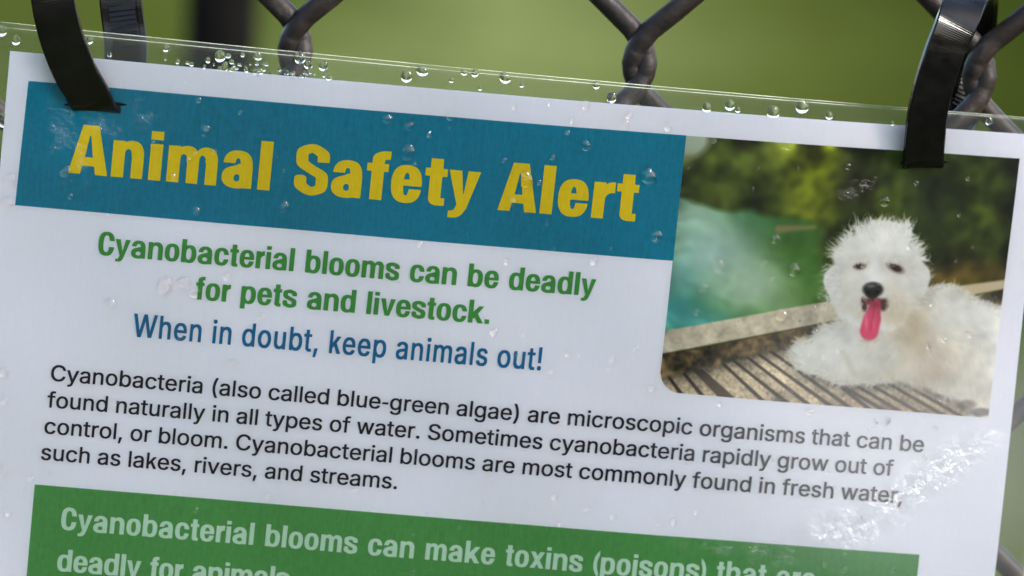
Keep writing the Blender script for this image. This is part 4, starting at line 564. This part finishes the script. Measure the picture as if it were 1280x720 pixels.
"n":[410,[[46,0,43,6,44,381,48,382,120,382,122,379,124,351,142,365,164,377,188,384,214,387,266,385,304,373,320,362,337,345,351,325,360,303,365,278,367,249,366,1,362,0,292,0,286,2,286,230,283,258,275,280,258,301,246,310,232,316,206,320,184,316,156,300,137,278,128,257,124,228,124,2,118,0]]],
"o":[415,[[192,-7,164,-5,144,0,110,14,86,32,62,57,40,95,28,137,24,178,25,218,28,241,32,260,40,284,62,322,85,346,106,363,134,377,164,385,198,387,252,385,282,377,310,362,338,339,353,323,368,297,379,271,389,232,391,177,388,139,375,95,353,57,332,33,310,17,282,3,252,-4,220,-8],[205,58,222,60,242,66,262,77,278,93,289,108,303,143,309,187,308,209,303,233,294,258,283,279,275,289,258,304,240,314,222,320,210,321,192,320,174,314,154,302,139,288,128,271,118,251,111,227,107,197,107,179,113,145,118,126,130,104,140,90,158,75,176,65]]],
"p":[424,[[46,-139,43,-133,44,380,48,382,120,382,122,379,124,347,160,376,180,382,198,386,242,387,270,385,298,377,322,365,342,348,364,324,381,297,392,263,396,247,400,203,398,148,393,118,379,81,364,55,342,30,324,16,306,7,270,-6,212,-8,182,-3,148,12,126,31,124,25,124,-137,118,-140],[213,59,232,60,252,66,270,77,286,92,296,107,308,131,314,152,318,187,317,211,313,235,304,260,295,277,284,291,268,305,250,315,224,321,206,320,186,313,169,303,150,284,140,268,129,238,123,195,124,170,128,145,135,124,146,103,157,88,172,76,188,66]]],
"r":[259,[[46,0,43,6,44,380,48,382,120,382,122,379,122,358,124,356,144,371,160,380,180,385,202,388,251,386,253,382,252,316,234,315,206,317,184,313,170,308,154,298,144,287,136,276,129,261,124,236,124,2,118,0]]],
"s":[365,[[160,-7,126,-4,104,3,84,12,64,25,52,37,36,60,28,82,26,92,27,102,30,105,82,116,102,116,118,86,133,71,162,60,188,57,218,64,234,73,245,82,250,88,256,102,257,109,253,121,244,133,232,141,204,151,138,166,108,176,82,187,65,201,48,221,40,243,37,268,39,300,46,320,57,339,84,362,104,373,128,381,152,386,224,386,244,382,264,375,282,366,295,356,311,340,327,314,334,295,333,284,278,271,260,271,244,297,232,309,218,317,202,322,184,324,158,318,138,307,129,298,122,286,120,277,121,267,128,255,148,241,180,230,270,207,296,195,312,182,330,162,338,140,341,116,339,83,332,63,320,44,304,28,272,7,246,-2,222,-7]]],
"t":[227,[[154,-4,126,-1,102,7,82,21,66,42,58,62,55,89,55,317,50,319,0,320,-4,323,-3,381,2,382,50,382,55,384,55,467,58,472,134,471,136,467,137,383,142,382,210,382,214,379,214,325,212,320,140,319,136,317,136,104,140,80,146,72,154,65,168,62,194,64,212,63,223,15,223,5,220,1,202,-3]]],
"u":[410,[[166,-4,126,2,106,11,90,21,74,36,67,45,59,58,50,81,44,106,43,126,44,380,52,382,118,382,124,380,124,151,126,126,134,103,152,81,164,72,178,66,204,62,226,66,240,73,254,82,264,92,273,107,284,136,286,157,286,380,292,382,365,382,367,376,366,2,362,0,290,0,288,4,288,30,286,32,266,16,246,6,222,-2,196,-5]]],
"v":[389,[[156,0,150,6,11,359,7,371,8,380,14,382,90,382,94,380,194,108,198,111,217,171,294,380,300,382,379,382,381,377,379,365,237,2,232,0]]],
"w":[567,[[130,0,126,7,14,367,13,377,14,381,92,382,97,380,168,127,170,125,199,233,240,377,244,381,320,382,326,380,398,127,470,380,476,382,550,382,554,381,554,367,438,1,364,0,358,2,309,167,289,245,284,256,209,2,204,0]]],
"y":[389,[[74,-141,48,-138,40,-136,37,-133,37,-123,51,-75,54,-72,70,-72,94,-75,114,-66,127,-52,134,-40,150,5,9,364,7,372,8,380,14,382,90,382,94,380,172,171,192,113,194,109,198,113,217,171,294,380,300,382,379,382,381,375,379,364,215,-55,200,-85,188,-103,174,-117,148,-133,120,-141]]]}}'''

# ------------------------------------------------------------------ the laminated sign
sign = empty('laminated_sign'); sign.matrix_world = ROT
tag(sign, 'laminated white animal safety alert sign with teal header and a dog photo', 'sign')
paper, _ = sheet('paper_sheet', -107.95, 107.95, 0, 279.4, 0.0, M_PAPER, sign, 3.0)
banner, _ = sheet('header_banner', 0, 0, 0, 0, .05, M_TEAL, sign, 2.5, CORN['teal'])
PC = CORN['photo']
def keep(s, t):       # rounded lower left corner
    rx, ry = 4.6/71.0, 4.6/54.5
    ix, iy = (rx-s)/rx, (t-(1-ry))/ry
    return ~((ix > 0) & (iy > 0) & (ix*ix+iy*iy > 1))
photo, (ps, pt) = sheet('printed_photo', 0, 0, 0, 0, .05, M_PHOTO, sign, .145, PC, keep)
im = paint_photo()
xi = np.clip(ps*PW-.5, 0, PW-1.001); yi = np.clip(pt*PH-.5, 0, PH-1.001)
x0 = xi.astype(int); y0 = yi.astype(int); fx = (xi-x0)[:, None]; fy = (yi-y0)[:, None]
colr = (im[y0, x0]*(1-fx)+im[y0, x0+1]*fx)*(1-fy)+(im[y0+1, x0]*(1-fx)+im[y0+1, x0+1]*fx)*fy
lin = np.where(colr <= .04045, colr/12.92, ((colr+.055)/1.055)**2.4)*np.array([1.03, .985, .93])*PHOTO_GAIN
at = photo.data.color_attributes.new('print', 'FLOAT_COLOR', 'POINT')
nv = len(photo.data.vertices)
at.data.foreach_set('color', np.hstack([np.clip(lin, 0, 1), np.ones((len(lin), 1))]).astype(np.float32).ravel())
gbox, _ = sheet('green_banner', 0, 0, 0, 0, .05, M_GREEN, sign, 3.0, CORN['green'])

GL = json.loads(GLYPHS)
WORDS = []      # (word, line, centre u, centre v, half width, half height): landmarks for naming the raindrops
def lettering(name, text, weight, start, end, cap, mat, parent, sx, fit='track', off=.20):
    """one printed line: glyph outlines filled flat and laid on the bowed sheet; start/end = ink ends of the baseline in sheet mm"""
    G = GL[weight]; S_ = cap/509.0
    (ua, va), (ub, vb) = start, end; L = math.hypot(ub-ua, vb-va); dirx, diry = (ub-ua)/L, (vb-va)/L
    def ext(ch):
        xs = [x for c in G[ch][1] for x in c[0::2]]; return min(xs), max(xs)
    total = 0.0; pen = []
    for i, ch in enumerate(text):
        pen.append(total); total += 188 if ch == ' ' else G[ch][0]
    x_first = ext(text[0])[0]; x_last = pen[-1]+ext(text[-1])[1]
    if fit == 'track':
        tr = (L/(S_*sx)-(x_last-x_first))/(len(text)-1)
    else:
        tr = 0.0; sx = L/S_/(x_last-x_first)
    k0 = 0
    for wd in text.split(' '):
        k1 = k0+len(wd)-1; xa = (pen[k0]+tr*k0-x_first)*S_*sx; xb = (pen[k1]+tr*k1-x_first+ext(text[k1])[1])*S_*sx
        f = (xa+xb)/2/L; WORDS.append((wd.strip('().,!'), name+str(round(va)), ua+(ub-ua)*f, va+(vb-va)*f-cap*.45, (xb-xa)/2, cap*.6)); k0 = k1+2
    cu = bpy.data.curves.new(name, 'CURVE'); cu.dimensions = '2D'; cu.fill_mode = 'BOTH'
    for i, ch in enumerate(text):
        if ch == ' ': continue
        for c in G[ch][1]:
            p = np.array(c, float).reshape(-1, 2)
            x = (p[:, 0]+pen[i]+tr*i-x_first)*S_*sx; y = p[:, 1]*S_
            sp = cu.splines.new('POLY'); sp.points.add(len(p)-1); sp.use_cyclic_u = True
            sp.points.foreach_set('co', np.stack([x, y, x*0, x*0+1], -1).astype(np.float32).ravel())
    tmp = bpy.data.objects.new(name, cu); C.objects.link(tmp)
    dg = bpy.context.evaluated_depsgraph_get(); me = bpy.data.meshes.new_from_object(tmp.evaluated_get(dg))
    bpy.data.objects.remove(tmp); bpy.data.curves.remove(cu)
    me.name = name; nvx = len(me.vertices); co = np.empty(nvx*3, np.float32); me.vertices.foreach_get('co', co); co = co.reshape(-1, 3).astype(float)
    # letters stand square on the sheet: across along the line, up along the sheet's own vertical
    u = ua+co[:, 0]*dirx; v = va+co[:, 0]*diry-co[:, 1]
    me.vertices.foreach_set('co', np.stack([u*MM, -(zs(u, v)+off)*MM, -v*MM], -1).astype(np.float32).ravel()); me.update()
    me.materials.clear(); me.materials.append(mat)
    return link(bpy.data.objects.new(name, me), parent)
for a in LINES:
    par = {'teal': banner, 'paper': paper, 'green': gbox}[a[0]]
    lettering(a[1], a[2], a[3], a[4], a[5], a[6], {'yellow': M_YELLOW, 'green': M_GREENTXT, 'blue': M_BLUETXT, 'black': M_BLACKTXT, 'pale': M_PALETXT}[a[7]], par, a[8], a[9])

# clear film front and back with a sealed margin all round
FF = ((-114.2, -4.75), (114.2, -3.1), (114.2, 286), (-114.2, 286)); FB = ((-114.6, -5.75), (114.6, -3.35), (114.6, 286.6), (-114.6, 286.6))
front, _ = sheet('front_film', 0, 0, 0, 0, .36, M_FILM, sign, 3.0, FF)
front.data.materials.append(M_FILMC)
def crushed_at(u, v): return (u > 26 and 56 < v < 104) or (u < -56 and -6 < v < 38) or (u > 48 and 44 < v < 64) or (56 < u < 82 and 6 < v < 22)
for f in front.data.polygons:
    q = f.center
    if crushed_at(q.x/MM, -q.z/MM): f.material_index = 1
back, _ = sheet('back_film', 0, 0, 0, 0, -.15, M_FILMB, sign, 3.0, FB)
def rim(name, c, off, r, parent):
    P = []
    cc = [c[3], c[0], c[1], c[2]]
    for k in range(3):
        a, b = cc[k], cc[k+1]; m = 60
        for q in range(m): P.append(S(a[0]+(b[0]-a[0])*q/m, a[1]+(b[1]-a[1])*q/m, off))
    V, F = sweep(P, [(r*MM*math.cos(k*math.pi/3), r*MM*math.sin(k*math.pi/3)) for k in range(6)])
    return mesh_obj(name, V, F, M_EDGE, parent)
rim('film_edge', FF, .36, .09, front); rim('film_edge', FB, -.15, .10, back)
# the two slits the ties pass through
for (ua, va, ub, vb, h) in ((-96.2, 10.1, -83.2, 8.95, .8), (77.6, 7.9, 88.3, 7.05, .7)):
    V = []; m = 14
    for q in range(m+1):
        f = q/m; u = ua+(ub-ua)*f; v = va+(vb-va)*f; e = h*math.sin(math.pi*f)**.7+.02
        V += [S(u, v-e, .42), S(u, v+e*.5, .42)]
    mesh_obj('slit', V, [(2*q, 2*q+1, 2*q+3, 2*q+2) for q in range(m)], M_NYLON, sign)

# ------------------------------------------------------------------ cable ties
def cable_tie(name, label, pts, width, wx):
    base = Vector(pts[0])*MM
    e = empty(name); e.matrix_world = ROT @ Matrix.Translation(base); tag(e, label, 'cable tie', 'black cable ties holding the sign to the fence')
    P = catmull([Vector(p)*MM-base for p in pts], 14, True)
    hw, th, c = width/2*MM, .8*MM, .28*MM
    sec = [(-hw+c, -th), (hw-c, -th), (hw, -th+c), (hw, th-c), (hw-c, th), (hw-c*4.5, th), (hw-c*5, th*.72), (-hw+c*5, th*.72), (-hw+c*4.5, th), (-hw+c, th), (-hw, th-c), (-hw, -th+c)]
    V, F = sweep(P, sec, [wx]*len(P), True)
    o = mesh_obj('strap', V, F, M_NYLON, e, False)
    # moulded teeth across the inner face of the strap
    TV, TF = [], []; n = len(P); acc = 0.0
    for i in range(n):
        a, b = P[i], P[(i+1) % n]; seg = (b-a).length; acc += seg
        while acc > 1.05*MM:
            acc -= 1.05*MM
            t = (b-a).normalized(); p = b-t*acc; wd = (Vector(wx)-t*t.dot(Vector(wx))).normalized(); nb = t.cross(wd)
            k = len(TV)
            for q in (-.36, .36):
                for sx_, hh in ((-1, .60), (1, .60)):
                    TV.append(p+t*q*MM+wd*sx_*(hw-1.7*MM)+nb*(th*.70))
            for sx_ in (-1, 1): TV.append(p+t*(.36)*MM+wd*sx_*(hw-1.7*MM)+nb*(th*1.12))
            TF += [(k, k+1, k+5, k+4), (k+4, k+5, k+3, k+2), (k, k+4, k+2), (k+1, k+3, k+5)]
    t_ = mesh_obj('teeth', TV, TF, M_NYLON, e, False); t_['kind'] = 'stuff'
    return e
# loops: slit, up the front, over a fence wire, down the back (sheet mm)
cable_tie('cable_tie', 'matt black cable tie looped through the slit above the headline, with a separate strand behind',
    [(-89.6, -6.3, -9.9), (-92.2, -9.6, -6.2), (-95.2, -12, -1.5), (-98.4, -14.2, 5.5), (-100.6, -15, 13), (-101.6, -13.5, 22), (-101, -8, 31), (-98, 0, 37), (-93.5, 9, 37), (-89.5, 17, 30), (-86.6, 20.5, 19), (-85.2, 20.5, 9), (-83.6, 19.5, 1), (-83.6, 13, -6), (-86.2, 2, -10)], 8.9, (1, 0, 0))
cable_tie('cable_tie', 'glossy black cable tie over the fence wire at the top of the dog photo',
    [(82.6, -3, -7.6), (81.6, -7.5, -2), (81.2, -9.6, 4), (81.9, -10.6, 11), (83.3, -10.9, 17.5), (85.2, -9.8, 23.0), (87.4, -5.0, 27.0), (90.4, 3, 28.2), (93.6, 13.5, 25.2), (95.4, 21, 16), (95.6, 22, 7), (92, 18, -1), (84.6, 6, -5.5)], 8.7, (1, .22, .06))

# ------------------------------------------------------------------ raindrops
def dome(seed, flat, root=0.0):
    rng = random.Random(seed); V, F = [], []; rings = [(1.0, 0.0), (1.0, 0.0), (1.0, .10), (.97, .26), (.88, .48), (.72, .70), (.50, .86), (.25, .96)]; m = 16
    k1, k2, ph = rng.uniform(-.13, .13), rng.uniform(-.09, .09), rng.uniform(0, 6)
    for r, h in rings:
        for q in range(m):
            a = 2*math.pi*q/m; rr = r*(1+k1*math.cos(2*a+ph)+k2*math.cos(3*a))
            V.append((rr*math.cos(a), -h*flat*(1+.12*max(0, -math.sin(a))), rr*math.sin(a)*1.06))
    for q in range(m): V[q] = (V[q][0], root, V[q][2])
    for i in range(len(rings)-1):
        for q in range(m): F.append((i*m+q, i*m+(q+1) % m, (i+1)*m+(q+1) % m, (i+1)*m+q))
    V.append((0, -flat, 0)); t = len(V)-1; i = (len(rings)-1)*m
    for q in range(m): F.append((i+q, i+(q+1) % m, t))
    F.append(tuple(range(m))[::-1])
    me = bpy.data.meshes.new('raindrop'); me.from_pydata(V, [], F); me.polygons.foreach_set('use_smooth', [len(p.vertices) < 8 for p in me.polygons]); me.materials.append(M_WATER); me.update()
    bm = bmesh.new(); bm.from_mesh(me); bmesh.ops.recalc_face_normals(bm, faces=bm.faces); bm.to_mesh(me); bm.free()
    return me
LOW = [dome(k, .44, .5) for k in range(7)]; HIGH = [dome(10+k, .66) for k in range(5)]
MESH = dict(edge=HIGH, bubble=HIGH)
LINE = {'headline_lettering': 'in the yellow headline', 'warning_lettering': 'in the green warning', 'advice_lettering': 'in the blue line', 'banner_lettering': 'in the bottom banner'}
tl = sorted({k for _, k, *_ in WORDS if k.startswith('text_line')}, key=lambda s: int(s[9:]))
for k, o_ in zip(tl, ('first', 'second', 'third', 'fourth')): LINE[k] = 'in the '+o_+' black line'
def px(x, y):      # a spot in the printed picture -> sheet mm
    TL, TR, BR, BL = [np.array(c) for c in PC]; s = (x-60)/810.0; t = (y-45)/625.0
    return tuple(TL+(TR-TL)*s+(BL-TL)*t)
PIC = [('the pale sky corner', 95, 45), ('the left trees', 200, 110), ('the yellow-green foliage', 400, 130), ('the dark trees', 640, 150), ('the right-hand trees', 820, 200), ('the brown bank', 780, 350), ('the pale water', 150, 300), ('the teal water', 70, 440), ('the dark green water', 380, 330), ('the left rail end', 90, 510), ('the rail', 300, 460), ('the left deck boards', 150, 620), ('the middle deck boards', 380, 630), ('the right deck boards', 640, 680), ("the dog's head fur", 560, 260), ("the dog's nose", 543, 391), ("the dog's tongue", 537, 480), ("the dog's left-hand ear", 450, 370), ("the dog's right-hand ear", 650, 370), ("the dog's chest", 500, 560), ("the dog's paws", 400, 550), ("the dog's flank", 700, 520), ("the dog's back", 800, 470), ("the dog's hind leg", 800, 640)]
PICW = [(n_, *px(x_, y_)) for n_, x_, y_ in PIC]
def size_word(r): return 'tiny' if r < .55 else 'small' if r < .95 else 'plump' if r < 1.35 else 'large'
def near_word(u, v):
    best = min(WORDS, key=lambda q: math.hypot(max(0, abs(u-q[2])-q[4]), 1.6*max(0, abs(v-q[3])-q[5]))+.02*abs(u-q[2]))
    w_, ln, cu_, cv_, hw, hh = best
    if abs(u-cu_) <= hw and abs(v-cv_) <= hh:
        f = (u-cu_)/hw; rel = 'on the start of' if f < -.4 else 'on the end of' if f > .4 else 'on the middle of'
    elif abs(v-cv_) > hh and abs(u-cu_) < hw+3: rel = 'above' if v < cv_ else 'below'
    else: rel = 'left of' if u < cu_ else 'right of'
    for pre, d_ in LINE.items():
        if ln.startswith(pre): break
    return rel, w_, d_
def drop_label(key, u, v, r):
    if key in ('edge', 'bubble'):
        heads = [q for q in WORDS if q[1].startswith('headline')]
        q = min(heads, key=lambda q: abs(u-q[2])-q[4])
        if key == 'bubble': return f'{size_word(r)} bead in the cluster on the clear strip by the top left fence knuckle'
        if u > 34: return f'{size_word(r)} round water bead on the clear strip above the dog photo'
        if u < -100: return f'{size_word(r)} round water bead at the clear left corner of the laminate'
        return f'{size_word(r)} round water bead on the clear strip above the headline word {q[0]}'
    if key == 'photo':
        n_ = min(PICW, key=lambda q: math.hypot(u-q[1], v-q[2])); return f'{size_word(r)} raindrop over {n_[0]} in the dog photo'
    rel, w_, d_ = near_word(u, v); where = {'teal': 'teal header', 'yellow': 'teal header', 'white': 'white paper', 'green': 'green banner'}[key]
    if key == 'white' and v < 5.5: return f'{size_word(r)} raindrop on the white border above the '+('teal header' if u < 32 else 'dog photo')
    return f'{size_word(r)} raindrop {rel} {w_} {d_}'
GROUP = {'edge': 'beads on the clear top strip', 'bubble': 'beads crowded on the top left strip', 'teal': 'raindrops on the teal header', 'yellow': 'raindrops on the yellow letters', 'photo': 'raindrops on the dog photo', 'white': 'raindrops on the white paper', 'green': 'raindrops on the green banner'}
rng = random.Random(4); named = {}
for key, lst in DROPS.items():
    for (u, v, r) in lst:
        o = bpy.data.objects.new('water_bead' if key in MESH else 'raindrop', rng.choice(MESH.get(key, LOW))); C.objects.link(o)
        sz = r*MM*rng.uniform(.82, 1.0); p = S(u, v, .40)
        o.matrix_world = ROT @ Matrix.Translation(p) @ Matrix.Rotation(rng.uniform(-.25, .25), 4, 'Y') @ Matrix.Diagonal((sz*(rng.uniform(.7, 1.35) if key == 'bubble' else 1), sz*rng.uniform(.8, 1.1), sz*(rng.uniform(.7, 1.4) if key == 'bubble' else rng.uniform(1.0, 1.18)), 1))
        tag(o, None, 'water drop', GROUP[key]); named.setdefault(drop_label(key, u, v, r), []).append((u, o))
ORD = ['first', 'second', 'third', 'fourth', 'fifth', 'sixth', 'seventh', 'eighth', 'ninth', 'tenth', 'eleventh', 'twelfth']
for lab, os_ in named.items():
    os_.sort(key=lambda q: q[0])
    for k, (u, o) in enumerate(os_):
        if len(os_) == 1: o['label'] = lab
        elif len(os_) == 2: o['label'] = ('left-hand ', 'right-hand ')[k]+lab
        elif len(os_) <= 8: o['label'] = ('leftmost ' if k == 0 else 'rightmost ' if k == len(os_)-1 else ORD[k]+' from left ')+lab
        else: o['label'] = lab
